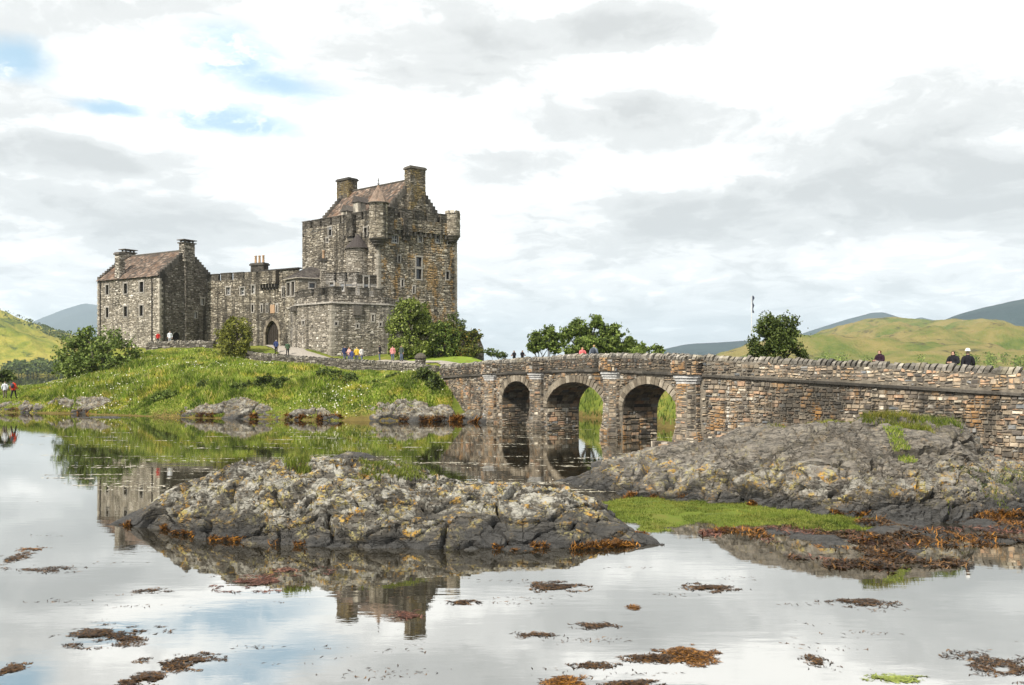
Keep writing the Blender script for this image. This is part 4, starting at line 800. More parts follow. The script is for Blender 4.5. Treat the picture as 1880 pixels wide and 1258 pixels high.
# ------------------------------------------------------------------ the keep
Kn, Kl, Kr = XY(695, 112), XY(555, 121.9), XY(838, 119.5); Kb = Kl + (Kr - Kn); kz0, kzw = 5.5, 24.0
keep = thing('castle_keep', (*Kn, kz0), 'tall square castle keep with battlements, stepped gables and a big chimney', 'tower')
wL, wR, wRb, wLb = Wall(Kl, Kn, kz0, kzw), Wall(Kn, Kr, kz0, kzw), Wall(Kr, Kb, kz0, kzw), Wall(Kb, Kl, kz0, kzw)
hL = openings(wL, [(604, 418, 609, 432), (669, 419, 674, 432), (600, 438, 603, 444)])
hR = openings(wR, [(720, 432, 730, 446), (768, 434, 774, 445), (800, 432, 807, 446), (764, 472, 773.5, 490), (764, 494, 773.5, 513), (731, 470, 734, 481), (737, 514, 740, 526), (819, 499, 824, 513), (758, 526, 761, 538), (822, 445, 826, 449)])
masonry(keep, [wL], M['keepgrey'], M['mortard'], 'wall'); masonry(keep, [wR], M['keep'], M['mortard'], 'wall')
mb = MB(); wRb.faces(mb); wLb.faces(mb); mb.build('wall', M['keepgrey'], keep)
for h in hL: window(keep, wL, h, 'plain')
for k, h in enumerate(hR): window(keep, wR, h, 'white' if k < 3 else 'plain')
MB().prism([Kl, Kn, Kr, Kb], kzw-0.6, kzw-0.3).build('wall_walk', M['lead'], keep)
# corbel table and projecting parapet on the right face
po = 0.35
wRp = Wall(Kn + wR.n*po, Kr + wR.n*po, 22.6, kzw+0.2); ck = MB().box((*((wRp.P+wRp.Q)/2 - wRp.n*0.3), (22.6+kzw+0.2)/2), (wRp.L, 0.6, kzw+0.2-22.6), wRp.d); ok_ = ck.build('parapet', M['mortard'], keep)
pl = Pile(); pl.add(wRp.stones(wRp.courses())); pl.build('stonework', M['keep'], ok_)
for k in range(15):
    p = wR.pt((k+0.6)*wR.L/15, 0, 0.17); MB().box((p[0], p[1], 22.3), (0.28, 0.36, 0.55), wR.d).build('corbel', M['crow'], keep)
for k in range(8):
    p = wL.pt(wL.L*0.55 + (k+0.6)*wL.L*0.42/8, 0, 0.12); MB().box((p[0], p[1], 22.0), (0.3, 0.3, 0.5), wL.d).build('corbel', M['crow'], keep)
merlons(keep, wL, kzw-0.05, 25.0, 1.5, 0.45, 0.5, M['keepgrey'], u0=0.0, u1=wL.L-1.2, n=7)
merlons(keep, wRp, kzw+0.15, 25.3, 1.5, 0.5, 0.5, M['keep'], u0=1.0, u1=wRp.L-1.3, n=5)
merlons(keep, wRb, kzw-0.05, 25.0, 1.5, 0.5, 0.5, M['keepgrey'], n=7)
# roof and gables
kd = wL.d; kc = wR.d; half = wR.L/2; gw2 = half - 1.25; KE, KR = 24.0, 29.75
base = Kn + kc*half
gA, gB = base - kd*1.25, base - kd*14.3
pa = lambda g, s: g + kc*s*gw2
slates(keep, (*pa(gB, -1), KE), (*pa(gA, -1), KE), (*gA, KR), (*gB, KR), M['slate']); slates(keep, (*pa(gA, 1), KE), (*pa(gB, 1), KE), (*gB, KR), (*gA, KR), M['slate'])
wga = Wall(pa(gA, -1) + kd*0.4, pa(gA, 1) + kd*0.4, KE-0.5, KR); gt2 = lambda u: KE + (KR-KE)*(1 - abs(u - gw2)/gw2)
mb = MB(); mb.add([wga.pt(0, KE-0.5), wga.pt(2*gw2, KE-0.5), wga.pt(2*gw2, KE), wga.pt(gw2, KR), wga.pt(0, KE)], [(0, 1, 2, 3, 4)]); og = mb.build('gable', M['mortard'], keep); pl = Pile(); pl.add(wga.stones(wga.courses(top=gt2))); pl.build('stonework', M['keepgrey'], og)
for g, off in ((gA, 0.2), (gB, -0.2)):
    for s in (-1, 1): crow_steps(keep, (*(g+kd*off), KR), (*(pa(g, s)+kd*off), KE), kd, 0.55, 13, M['crow'])
mb = MB(); wgb = Wall(pa(gB, 1) - kd*0.4, pa(gB, -1) - kd*0.4, KE-0.5, KR); mb.add([wgb.pt(0, KE-0.5), wgb.pt(2*gw2, KE-0.5), wgb.pt(2*gw2, KE), wgb.pt(gw2, KR), wgb.pt(0, KE)], [(0, 1, 2, 3, 4)]); mb.build('gable', M['mortard'], keep)
stack(keep, gA + kd*0.55, (2.35, 1.5), KE-0.3, 31.0, kc, M['chim'], cap='round')
stack(keep, gB - kd*0.2, (2.6, 1.6), KR-2.4, 31.35, kd, M['chim'], cap='round')
MB().tube([(*gA, KR+0.1), (*gB, KR+0.1)], [0.14, 0.14]).build('ridge', M['crow'], keep)
# round towers
def round_tower(root, name, c, R, z0, z1, mat, cone=None, conemat=None, corbels=3, finial=False, crenel=False, slits=()):
    mb = MB().lathe(c, [(R*0.97, z0), (R*0.97, z1)], 24); o = mb.build(name, M['mortar'], root)
    w = Wall((0, 0), (2*math.pi*R, 0), z0, z1); w.holes += [(a-0.12, a+0.12, b, b+0.8) for a, b in slits]; pl = Pile(); pl.add(w.stones(w.courses(cl=(0.25, 0.55)), mapf=cylmap(c, R), proud=(0.0, 0.045))); pl.build('stonework', mat, o)
    for k in range(corbels):
        q = 1 - 0.2*(k+1); MB().lathe(c, [(R*(q+0.03), z0-0.32*(k+1)), (R*(q+0.22), z0-0.32*k-0.12), (R*(q+0.24), z0-0.32*k-0.01)], 20).build('corbel_ring', M['crow'], o)
    if cone:
        n = 14; V = [(c[0], c[1], cone)] ; rr = R + 0.22
        MB().lathe(c, [(rr, z1+0.002), (rr*0.55, z1+(cone-z1)*0.47), (0.04, cone)], 18).build('turret_roof', conemat, o)
        rows = 7
        for j in range(rows):
            pass
        MB().lathe(c, [(rr+0.04, z1-0.1), (rr+0.06, z1)], 20).build('eave_ring', M['crow'], o)
        if finial: MB().lathe(c, [(0.06, cone-0.1), (0.16, cone+0.15), (0.05, cone+0.4), (0.12, cone+0.6), (0.02, cone+0.95)], 8).build('finial', M['lead'], o)
    if crenel:
        for k in range(8):
            a = 2*math.pi*k/8; MB().box((c[0]+R*0.86*math.cos(a), c[1]+R*0.86*math.sin(a), z1+0.2), (R*0.55, 0.28, 0.42), (-math.sin(a), math.cos(a))).build('merlon', M['keepgrey'], o)
        MB().lathe(c, [(R*1.03, z1-0.06), (R*1.06, z1+0.04)], 24).build('cap_ring', M['crow'], o)
    return o
cN = Kn + (wL.n + wR.n)*0.1
round_tower(keep, 'corner_turret', tuple(cN), 1.15, 21.2, 25.75, M['keepgrey'], cone=28.1, conemat=M['slate'], finial=True)
cR = Kr - kc*0.8 + wR.n*0.25
round_tower(keep, 'corner_turret', tuple(cR), 1.02, 22.6, 25.55, M['keepgrey'], crenel=True)
pL = wL.pt(wL.uz(661, 480)[0], 0, 0.35)
round_tower(keep, 'stair_turret', pL[:2], 1.5, 14.5, Zat(458, 114.5), M['turret'], cone=Zat(431, 114.5), conemat=M['slateD'], corbels=0, slits=((2.6, 17.6),))
for xx, zz in ((629, 0), (650, 0.9)):     # small dormers behind the parapet
    p = wL.pt(wL.uz(xx, 390)[0], 0, -0.9); q = np.array(p[:2])
    db = MB().box((p[0], p[1], 24.6+zz/2), (1.1, 1.3, 2.0+zz), wL.d); do = db.build('dormer', M['keepgrey'], keep)
    a, b = q - wL.d*0.7 + wL.n*0.8, q + wL.d*0.7 + wL.n*0.8; a2, b2 = a - wL.n*2.2, b - wL.n*2.2; z = 25.6+zz; m1, m2 = (a+b)/2, (a2+b2)/2
    MB().add([(*a, z), (*b, z), (*m1, z+0.85), (*a2, z), (*b2, z), (*m2, z+0.85)], [(0, 1, 2), (0, 2, 5, 3), (1, 4, 5, 2), (3, 5, 4)]).build('dormer_roof', M['slateD'], do)
for xx, wd_ in ((648, 1.3), (712, 1.0), (745, 1.2)):   # garderobe boxes hung under the parapet
    w = wL if xx < 695 else wR; p = w.pt(w.uz(xx, 410)[0], 0, 0.3); go = stonebox(keep, 'garderobe', p[:2], (wd_, 0.75), 21.9, 24.8, w.d, M['merlon']); MB().box((p[0]-w.n[0]*0.1, p[1]-w.n[1]*0.1, 21.6), (wd_*0.8, 0.5, 0.5), w.d).build('corbel', M['crow'], go)
def quoins(root, C, d1, d2, z0, z1, mat):
    z, k = z0, 0
    while z < z1 - 0.3:
        h = rng.uniform(0.3, 0.42); l1, l2 = ((0.75, 0.4), (0.4, 0.75))[k % 2]; c = C + d1*(l1/2 - 0.075) + d2*(l2/2 - 0.075)
        a = C - d1*0.075 - d2*0.075; MB().prism([a, a + d1*l1, a + d1*l1 + d2*l2, a + d2*l2] if d1[0]*d2[1]-d1[1]*d2[0] > 0 else [a, a + d2*l2, a + d1*l1 + d2*l2, a + d1*l1], z, z + h - 0.03).build('quoin', mat, root); z += h; k += 1
qm = stone_mat('quoin_stone', [(0, (0.20, 0.18, 0.145)), (1, (0.33, 0.30, 0.25))], 0.6, st=0.5)
quoins(keep, Kn, -wL.d, wR.d, 8.0, 21.0, qm); quoins(keep, Kr, -wR.d, wRb.d, 6.0, 22.0, qm); quoins(bas, T2, -wt[1].d, wt[2].d, bz0, bz1, qm); quoins(bas, T3, -wt[2].d, wt[3].d, bz0, bz1, qm)
# ruined, ivied wall end right of the keep
rw = thing('ruined_wall', (*XY(875, 106), 5.0), 'dark ivied stump of ruined wall right of the keep', 'ruin')
mb = MB(); q0, q1, q2 = XY(852, 104.5), XY(888, 106), XY(884, 110); V = []
for p, zz in ((q0, 9.0), (q1, 7.0), (q2, 7.6), (q0 + np.array([-1, 5]), 9)): V += [(p[0], p[1], 4.6), (p[0], p[1], zz)]
m_ = (q0*0.35+q1*0.65); V += [(m_[0], m_[1], 9.1)]
mb.add(V, [(0, 2, 3, 8, 1), (2, 4, 5, 3), (1, 8, 7), (8, 3, 5, 7), (4, 6, 7, 5), (6, 0, 1, 7)]); orw = mb.build('wall', M['mortard'], rw)
w = Wall(q0, q1, 4.6, 9.0); pl = Pile(); pl.add(w.stones(w.courses(top=lambda u: 9.0 if u < w.L*0.65 else 9.0-2.0*(u/w.L-0.65)/0.35))); w = Wall(q1, q2, 4.6, 7.0); pl.add(w.stones(w.courses())); pl.build('stonework', M['dry'], orw)

# ------------------------------------------------------------------ the bridge and its causeway
P1, P4 = np.array([-1.575, 72.0]), np.array([10.16, 50.0]); ub = (P4 - P1)/np.linalg.norm(P4 - P1); LB = np.linalg.norm(P4 - P1)
AB = 11.0                                   # length of the approach on the island side
P0 = P1 - ub*AB; Pe = np.array([22.3, 38.0]); uc2 = (Pe - P4)/np.linalg.norm(Pe - P4); LC = 22.0
WB = Wall(P0, P4, -1.4, 4.0); WC = Wall(P4, P4 + uc2*LC, -1.4, 4.0)
PT = 1.12                                   # string course to coping top
cs = np.array([[0, 4.70], [AB, 5.07], [AB+7.7, 5.24], [AB+12.4, 5.36], [AB+17.4, 5.34], [AB+LB, 5.14], [AB+LB+9, 4.72], [AB+LB+17, 4.33], [AB+LB+LC, 4.05]])
def ctop(s): return np.interp(s, cs[:, 0], cs[:, 1])
ARCH = [(AB+1.66, AB+6.85, 1.65, 3.46), (AB+8.87, AB+16.5, 1.57, 3.48), (AB+18.39, AB+23.96, 1.7, 3.47)]
PIER = [(AB, 0.6), (AB+0.308*LB, 0.62), (AB+0.6986*LB, 0.6), (AB+LB, 0.72)]
BW = 2.75
bridge = thing('stone_bridge', (*P1, 0.0), 'three-arched rubble stone bridge running into a long causeway wall', 'bridge')
def archz(u, a, grow=0.0):
    m, h = (a[0]+a[1])/2, (a[1]-a[0])/2 + grow; k = (u-m)/h
    return -9 if abs(k) >= 1 else a[2] + (a[3]-a[2]+grow)*math.sqrt(1-k*k)
def openz(u):
    for a in ARCH:
        if a[0] < u < a[1]: return archz(u, a)
    return None
us = sorted(set(np.round(np.concatenate([np.linspace(0, AB+LB, 40)] + [(a[0]+a[1])/2 - (a[1]-a[0])/2*np.cos(np.linspace(0.001, math.pi-0.001, 29)) for a in ARCH] + [np.array([a[0], a[1]]) for a in ARCH]), 4)))
for off, rev in ((0.0, 1), (-BW, -1)):
    mb = MB()
    for a, b in zip(us, us[1:]):
        m = (a+b)/2; oz = openz(m)
        za = zb = -1.4
        if oz is not None:
            A = [q for q in ARCH if q[0] < m < q[1]][0]; za, zb = max(archz(a, A), A[2]), max(archz(b, A), A[2])
        mb.add([WB.pt(a, za, off), WB.pt(b, zb, off), WB.pt(b, ctop(b)-PT, off), WB.pt(a, ctop(a)-PT, off)], [(0, 1, 2, 3)[::rev]])
    mb.build('spandrel_wall', M['mortar'], bridge)
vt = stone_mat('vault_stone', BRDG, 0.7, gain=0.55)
for A in ARCH:                              # vault and abutment faces inside each arch
    th = np.linspace(0, math.pi, 26); m, h = (A[0]+A[1])/2, (A[1]-A[0])/2; V = []; pil = Pile(); RR = []
    pts = [(A[0], -1.4)] + [(m - h*math.cos(t), A[2] + (A[3]-A[2])*math.sin(t)) for t in th] + [(A[1], -1.4)]
    for u, z in pts: V += [WB.pt(u, z, 0.0), WB.pt(u, z, -BW)]
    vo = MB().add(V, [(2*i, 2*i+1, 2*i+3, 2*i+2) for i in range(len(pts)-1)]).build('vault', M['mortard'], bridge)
    wi_ = Wall(WB.pt(A[0], 0)[:2], WB.pt(A[0], 0, -BW)[:2], -0.6, A[2]); wi_.n = WB.d.copy(); pil.add(wi_.stones(wi_.courses((0.16, 0.28), (0.25, 0.6)))); pil.build('stonework', M['bridge'], vo)
    pil = Pile(); pp_ = pts[1:-1]
    for (u0, z0), (u1, z1) in zip(pp_, pp_[1:]):
        nn = np.array([m - (u0+u1)/2, A[2]-0.6 - (z0+z1)/2]); nn /= np.linalg.norm(nn); dd = 0.0
        while dd < BW - 0.1:
            l = rng.uniform(0.4, 0.9); e = min(dd+l, BW); pr = rng.uniform(0.01, 0.05)
            q = [WB.pt(u0, z0, -dd-0.02), WB.pt(u1, z1, -dd-0.02), WB.pt(u1, z1, -e), WB.pt(u0, z0, -e)]
            off3 = np.array([WB.d[0]*nn[0]*pr, WB.d[1]*nn[0]*pr, nn[1]*pr]); q2 = [np.array(p)*0.94 + np.mean(np.array(q), 0)*0.06 + off3 for p in q]
            pil.add((np.array(q + q2), np.array([[4, 5, 6, 7], [0, 1, 5, 4], [1, 2, 6, 5], [2, 3, 7, 6], [3, 0, 4, 7]]))); dd = e
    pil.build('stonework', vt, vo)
    # ring of arch stones
    n = 27 if h > 3 else 21
    for k in range(n):
        t0, t1 = math.pi*k/n + 0.012, math.pi*(k+1)/n - 0.012; g = 0.46 + rng.uniform(-0.05, 0.07); pr = rng.uniform(0.06, 0.1)
        c = [(m - h*math.cos(t), A[2] + (A[3]-A[2])*math.sin(t)) for t in (t0, t1)]; o2 = [(m - (h+g)*math.cos(t), A[2] + (A[3]-A[2]+g)*math.sin(t)) for t in (t1, t0)]
        q = c + o2; V = [WB.pt(*p, pr) for p in q] + [WB.pt(*p, -0.3) for p in q]
        MB().add(V, [(0, 1, 2, 3)[::-1], (0, 4, 5, 1), (1, 5, 6, 2), (2, 6, 7, 3), (3, 7, 4, 0)]).build('voussoir', M['vous'], bridge)
def skipB(u, z):
    if z > ctop(u) - PT - 0.12: return True
    for A in ARCH:
        if A[0]-0.4 < u < A[1]+0.4:
            if z < A[2] and A[0]-0.02 < u < A[1]+0.02: return True
            if z < archz(u, A, 0.47) and z >= A[2]-0.1: return True
    return any(abs(u-p) < w+0.02 for p, w in PIER)
RB = WB.courses((0.13, 0.22), (0.18, 0.46), top=lambda u: 4.4, skip=skipB, z0=-0.5)
RC = WC.courses((0.11, 0.21), (0.16, 0.44), top=lambda u: 4.3, skip=lambda u, z: z > ctop(AB+LB+u) - PT - 0.1 or u < 0.85, z0=-0.5)
# deck and causeway core
mb = MB(); mc = MB()
for W_, s0, L_ in ((WB, 0, AB+LB), (WC, AB+LB, LC)):
    k = np.linspace(0, L_, 24)
    for a, b in zip(k, k[1:]):
        mb.add([W_.pt(a, ctop(s0+a)-0.98, 0.0), W_.pt(b, ctop(s0+b)-0.98, 0.0), W_.pt(b, ctop(s0+b)-0.98, -BW), W_.pt(a, ctop(s0+a)-0.98, -BW)], [(0, 1, 2, 3)])
        if W_ is WC:
            for off, rev in ((0.0, 1), (-BW, -1)): mc.add([W_.pt(a, -1.4, off), W_.pt(b, -1.4, off), W_.pt(b, ctop(s0+b)-PT+0.1, off), W_.pt(a, ctop(s0+a)-PT+0.1, off)], [(0, 1, 2, 3)[::rev]])
mb.build('roadway', M['gravel'], bridge); cwall = mc.build('causeway_wall', M['mortar'], bridge)
# parapets: near one faced with stones, far one plainer
def skipP(s0): return lambda u, z: z > ctop(s0+u) - 0.24 or z < ctop(s0+u) - PT + 0.13
PTH = 0.42
for side, nm in ((0.0, 'parapet'), (-BW+PTH, 'parapet')):
    for W_, s0, L_ in ((WB, 0, AB+LB), (WC, AB+LB, LC)):
        mb = MB(); k = np.linspace(0, L_, 30)
        for a, b in zip(k, k[1:]):
            z = lambda u, t: ctop(s0+u) - (PT if t == 0 else 0.2)
            V = [W_.pt(a, z(a, 0), side+0.04), W_.pt(b, z(b, 0), side+0.04), W_.pt(b, z(b, 1), side+0.04), W_.pt(a, z(a, 1), side+0.04), W_.pt(a, z(a, 0), side-PTH), W_.pt(b, z(b, 0), side-PTH), W_.pt(b, z(b, 1), side-PTH), W_.pt(a, z(a, 1), side-PTH)]
            mb.add(V, [(0, 1, 2, 3), (3, 2, 6, 7), (7, 6, 5, 4)])
        po_ = mb.build(nm, M['mortard'] if W_ is WB else M['mortar'], bridge)
        if side == 0.0:
            w = Wall(W_.pt(0, 0, 0.04)[:2], W_.pt(L_, 0, 0.04)[:2], 2.6, 5.4); rc = w.courses((0.10, 0.17), (0.14, 0.36), top=lambda u: 5.5, skip=skipP(s0), z0=2.6)
            dk = [r for r in rc if W_ is WB or r[1] < 4.6]; lt = [r for r in rc if not (W_ is WB or r[1] < 4.6)]
            if dk: p_ = Pile(); p_.add(w.stones(dk)); p_.build('stonework', M['parapet'], po_)
            if lt: p_ = Pile(); p_.add(w.stones(lt)); p_.build('stonework', stone_mat('pale_parapet_stone', BRDG, 0.25, lichen=(0.33, 0.19, 0.07), lich_amt=0.4, gain=1.7), po_)
# string course, a run of dressed blocks
for W_, s0, L_ in ((WB, 0, AB+LB), (WC, AB+LB, LC)):
    u = 0.0
    while u < L_ - 0.1:
        l = min(rng.uniform(0.9, 1.3), L_-u); a, b = u, u+l-0.012; u += l
        za, zb = ctop(s0+a)-PT, ctop(s0+b)-PT; V = []
        for z_, o_ in ((-0.05, -0.05), (-0.03, 0.17), (0.09, 0.19), (0.12, -0.05)): V += [W_.pt(a, za+z_, o_), W_.pt(b, zb+z_, o_)]
        MB().add(V, [(0, 2, 3, 1)[::-1], (2, 4, 5, 3)[::-1], (4, 6, 7, 5)[::-1], (0, 2, 4, 6), (1, 7, 5, 3)]).build('string_course', M['crow'], bridge)
# coping: upright leaning slabs; a handful of shared shapes
def slab_mesh(k):
    r = np.random.default_rng(100+k); V = []; a = 0.5
    prof = [(-0.24, 0), (0.24, 0), (0.25, 0.17), (0.15, 0.30), (-0.12, 0.31), (-0.25, 0.18)]
    for x in (-1, 1):
        for (y, z) in prof: V.append((x*r.uniform(0.075, 0.105) + 0.10*z/0.3*1.0, y + r.uniform(-0.03, 0.03), z*r.uniform(0.88, 1.12)))
    return mesh('coping_stone', V, [(0, 1, 2, 3, 4, 5)[::-1], (6, 7, 8, 9, 10, 11)] + [(i, (i+1) % 6, 6+(i+1) % 6, 6+i) for i in range(6)], M['coping'])
slabs = [slab_mesh(k) for k in range(12)]
OB = np.array(origin(bridge)); nco = 0; farlist = []
def place(me, name, pos, d, scale=(1, 1, 1), tilt=0.0, parent=bridge):
    o = bpy.data.objects.new(name, me); link(o, parent); o.location = Vector(pos) - Vector(origin(parent)); o.rotation_euler = (0, tilt, math.atan2(d[1], d[0])); o.scale = scale; return o
for W_, s0, L_, st in ((WC, AB+LB, LC, 0.4), (WB, 0, AB+LB, 0.1)):
    u = st
    while u < L_ - 0.05:
        big_ = any(abs(s0+u-p) < w+0.1 for p, w in PIER)
        nco += 1
        place(slabs[int(rng.integers(12))], 'coping_stone', W_.pt(u, ctop(s0+u)-0.235 - (0.0 if not big_ else 0.02), -PTH/2+0.03), W_.d, (rng.uniform(0.9, 1.2), rng.uniform(0.95, 1.12), rng.uniform(0.85, 1.2)), rng.uniform(-0.1, 0.22)); u += rng.uniform(0.2, 0.29)
# the 300 facing stones that show largest are pieces of their own, the rest one part
unit = []
for k in range(16):
    r = np.random.default_rng(300+k); V = []
    for o_, ins in ((0.0, 0.0), (1.0, 0.06)):
        for a, b in ((-1, -1), (1, -1), (1, 1), (-1, 1)): V.append((a*(0.5-ins*r.uniform(0.6, 1.6)) + r.uniform(-0.03, 0.03), -o_*r.uniform(0.8, 1.2), b*(0.5-ins*r.uniform(1.0, 2.2)) + r.uniform(-0.04, 0.04)))
    unit.append(mesh('stone', V, [(4, 5, 6, 7), (0, 1, 5, 4), (1, 2, 6, 5), (2, 3, 7, 6), (3, 0, 4, 7)], M['bridge']))
cand = []
for W_, R_ in ((WB, RB), (WC, RC)):
    for r in R_:
        p = W_.pt((r[0]+r[1])/2, (r[2]+r[3])/2); xx = CX + F*p[0]/p[1]; yy = HY - F*(p[2]-CH)/p[1]
        rl = np.interp(xx, [c[0] for c in rr_cols], [c[1] for c in rr_cols])       # behind the humped rock
        vis = xx < 1890 and yy < rl + 2 and p[2] > 0
        cand.append(((r[1]-r[0])*(r[3]-r[2])/p[1]**2 if vis else 0, W_, r))
cand.sort(key=lambda t: -t[0]); restB, restC = [], []
for k, (a, W_, r) in enumerate(cand):
    if k < 300:
        o = place(unit[int(rng.integers(16))], 'stone', W_.pt((r[0]+r[1])/2, (r[2]+r[3])/2, -0.02), W_.d, (r[1]-r[0]-0.02, rng.uniform(0.06, 0.12), r[3]-r[2]-0.012))
    else: (restB if W_ is WB else restC).append(r)
pl = Pile(); pl.add(WB.stones(restB, (0.03, 0.09))); pl.add(WC.stones(restC, (0.03, 0.10))); pl.build('stonework', M['bridge'], bridge)
# piers: half-octagon pilasters, pale stepped capitals, square refuge on top
for s, w in PIER:
    zt = ctop(s) - PT; c = WB.P + WB.d*s; d, n = WB.d, WB.n
    if s > AB+LB-0.1: d = (WB.d + WC.d); d = d/np.linalg.norm(d); n = np.array([d[1], -d[0]])
    prof = [(-w, -0.1), (-w, 0.25), (-w*0.55, 0.62), (w*0.55, 0.62), (w, 0.25), (w, -0.1)]
    def ring(z, k, e=0.0): return [tuple(c + d*(a*k) + n*(b*k + e)) + (z,) for a, b in prof]
    levels = [(-1.4, 1.5), (0.35, 1.3), (1.0, 1.06), (1.6, 1.0), (zt-0.45, 1.0)]; V = []; Fc = []
    for z, k in levels: V += ring(z, k)
    for j in range(len(levels)-1): Fc += [(j*6+i, j*6+i+1, (j+1)*6+i+1, (j+1)*6+i) for i in range(5)]
    po_ = MB().add(V, Fc).build('pier', M['mortar'], bridge); pil = Pile()
    for i in range(5):
        for (z0, k0), (z1, k1) in zip(levels[:-1], levels[1:]):
            if z1 < 0.1: continue
            a0, b0, a1 = [np.array(q) for q in (ring(z0, k0)[i], ring(z0, k0)[i+1], ring(z1, k1)[i])]; b1 = np.array(ring(z1, k1)[i+1]); L = np.linalg.norm((b0-a0)[:2]); ww = Wall((0, 0), (L, 0), z0, z1)
            nn = np.array([(b0-a0)[1], -(b0-a0)[0]])/L
            def mf(U, Z, O, a0=a0, b0=b0, a1=a1, b1=b1, L=L, z0=z0, z1=z1, nn=nn):
                t = ((Z - z0)/(z1-z0))[..., None]; q = (U/L)[..., None]; P = (a0*(1-q) + b0*q)*(1-t) + (a1*(1-q) + b1*q)*t; P[..., 2] = Z; P[..., :2] += nn*O[..., None]; return P
            pil.add(ww.stones(ww.courses((0.13, 0.22), (0.25, 0.6)), (0.02, 0.06), mapf=mf))
    pil.build('stonework', M['bridge'], po_)
    for k, (z0, z1, kk) in enumerate(((zt-0.48, zt-0.32, 1.04), (zt-0.318, zt-0.16, 1.14), (zt-0.158, zt+0.0, 1.26))):
        r = ring(z0, kk); MB().prism([q[:2] for q in r], z0, z1).build('capital', M['capital'], po_)
    zc = ctop(s) - 0.2; rb = [tuple(c + d*a + n*b) for a, b in ((-w*1.3, -0.2), (-w*1.3, 0.45), (-w*0.75, 0.84), (w*0.75, 0.84), (w*1.3, 0.45), (w*1.3, -0.2))]
    ref = MB().prism(rb, zt+0.003, zc).build('refuge', M['mortard'], po_); pil = Pile()
    for a, b in zip(rb, rb[1:]): ww = Wall(a, b, zt+0.02, zc); pil.add(ww.stones(ww.courses((0.14, 0.22), (0.2, 0.45))))
    pil.build('stonework', M['bridge'], ref)
    for a, b in zip(rb, rb[1:]):
        ww = Wall(a, b, 0, 1); u = 0.12
        while u < ww.L: place(slabs[int(rng.integers(12))], 'coping_stone', ww.pt(u, zc-0.02, -0.2), ww.d, (0.95, 0.9, rng.uniform(0.6, 0.85)), rng.uniform(-0.05, 0.2), parent=bridge); u += 0.25; nco += 1
# footing of loose blocks at the water's edge beside the last pier
for k in range(9):
    p = P4 + np.array([rng.uniform(-1.9, -0.3), rng.uniform(-1.8, 0.2)]); MB().box((p[0], p[1], rng.uniform(-0.05, 0.15)), (rng.uniform(0.4, 0.9), rng.uniform(0.4, 0.7), 0.45), (1, rng.uniform(-0.5, 0.5))).build('footing_block', M['bridge'], bridge)

# ------------------------------------------------------------------ dry-stone walls on the island
def field_wall(name, pts, label, hgt_top, base_drop=0.9, thick=0.5, pitch=0.26):
    P = [np.array(p[:2], float) for p in pts]; root = thing(name, (*P[0], float(hgt_top[0])-1.0), label, 'wall')
    pil = Pile(); core = MB(); cop = Pile(); acc = 0
    for i in range(len(P)-1):
        w = Wall(P[i], P[i+1], 0, 1); zt0, zt1 = hgt_top[i], hgt_top[i+1]; tp = lambda u: zt0 + (zt1-zt0)*u/w.L - 0.22
        k = max(2, int(w.L/1.5)); uu = np.linspace(0, w.L, k)
        for a, b in zip(uu, uu[1:]):
            ga, gb = [float(min(tz(*w.pt(q, 0)[:2]), tz(*w.pt(q, 0, -0.6)[:2])))-0.4 for q in (a, b)]
            V = [w.pt(a, ga), w.pt(b, gb), w.pt(b, tp(b)), w.pt(a, tp(a)), w.pt(a, ga, -thick), w.pt(b, gb, -thick), w.pt(b, tp(b), -thick), w.pt(a, tp(a), -thick)]
            core.add(V, [(0, 1, 2, 3), (3, 2, 6, 7), (7, 6, 5, 4), (0, 3, 7, 4), (1, 5, 6, 2)])
        z0 = float(min(tz(*w.pt(q, 0)[:2]) for q in uu)) - 0.3; pil.add(w.stones(w.courses((0.14, 0.24), (0.22, 0.5), top=tp, z0=z0), (0.02, 0.09)))
        u = 0.1
        while u < w.L:
            wd_ = rng.uniform(0.07, 0.11); ht = rng.uniform(0.2, 0.34); lean = rng.uniform(0.0, 0.14); V = []
            for dx in (-wd_, wd_):
                for (y, z, l) in ((0.04, 0, 0), (0.05, ht*0.7, lean*0.7), (-thick/2, ht, lean), (-thick-0.04, ht*0.7, lean*0.7), (-thick-0.04, 0, 0)): V.append(w.pt(u+dx+l, tp(u)+z-0.02, y+rng.uniform(-0.03, 0.03)))
            cop.add((np.array(V), np.array([[0, 1, 6, 5], [1, 2, 7, 6], [2, 3, 8, 7], [3, 4, 9, 8], [0, 4, 3, 1], [5, 6, 8, 9], [1, 3, 2, 2], [6, 7, 8, 8]])[:4])); 
            V2 = np.array(V); cop.add((V2, np.array([[0, 1, 3, 4][::-1], [5, 6, 8, 9]]))); cop.add((V2[[1, 2, 3, 3]], np.array([[0, 1, 2, 3][::-1]])))
            u += pitch*rng.uniform(0.85, 1.15)
    o = core.build('wall', M['mortard'], root); pil.build('stonework', M['dry'], o); cop.build('coping_stones', M['coping'], o); return root
wpts = [(390+52, 103.8, 643), (470, 102.0, 648), (560, 97.0, 655), (660, 91.5, 661), (740, 87.2, 667), (800, 83.4, 671.5)]
field_wall('dry_stone_wall', [XY(x, Y) for x, Y, y in wpts], 'low dry-stone wall climbing from the bridge to the castle gate', [Zat(y, Y) for x, Y, y in wpts])
wp2 = [(268, 108, 628), (330, 107, 625.5), (392, 106, 626)]
field_wall('dry_stone_wall', [XY(x, Y) for x, Y, y in wp2], 'dry-stone terrace wall in front of the dark house gable', [Zat(y, Y) for x, Y, y in wp2])
pr = XY(772, 87.5); zt_ = float(tz(*pr)); zp0 = Zat(668, 87.5)
pill = thing('stone_pillar', (*pr, zp0-0.6), 'round-topped rubble pillar by the path wall near the bridge end', 'pillar')
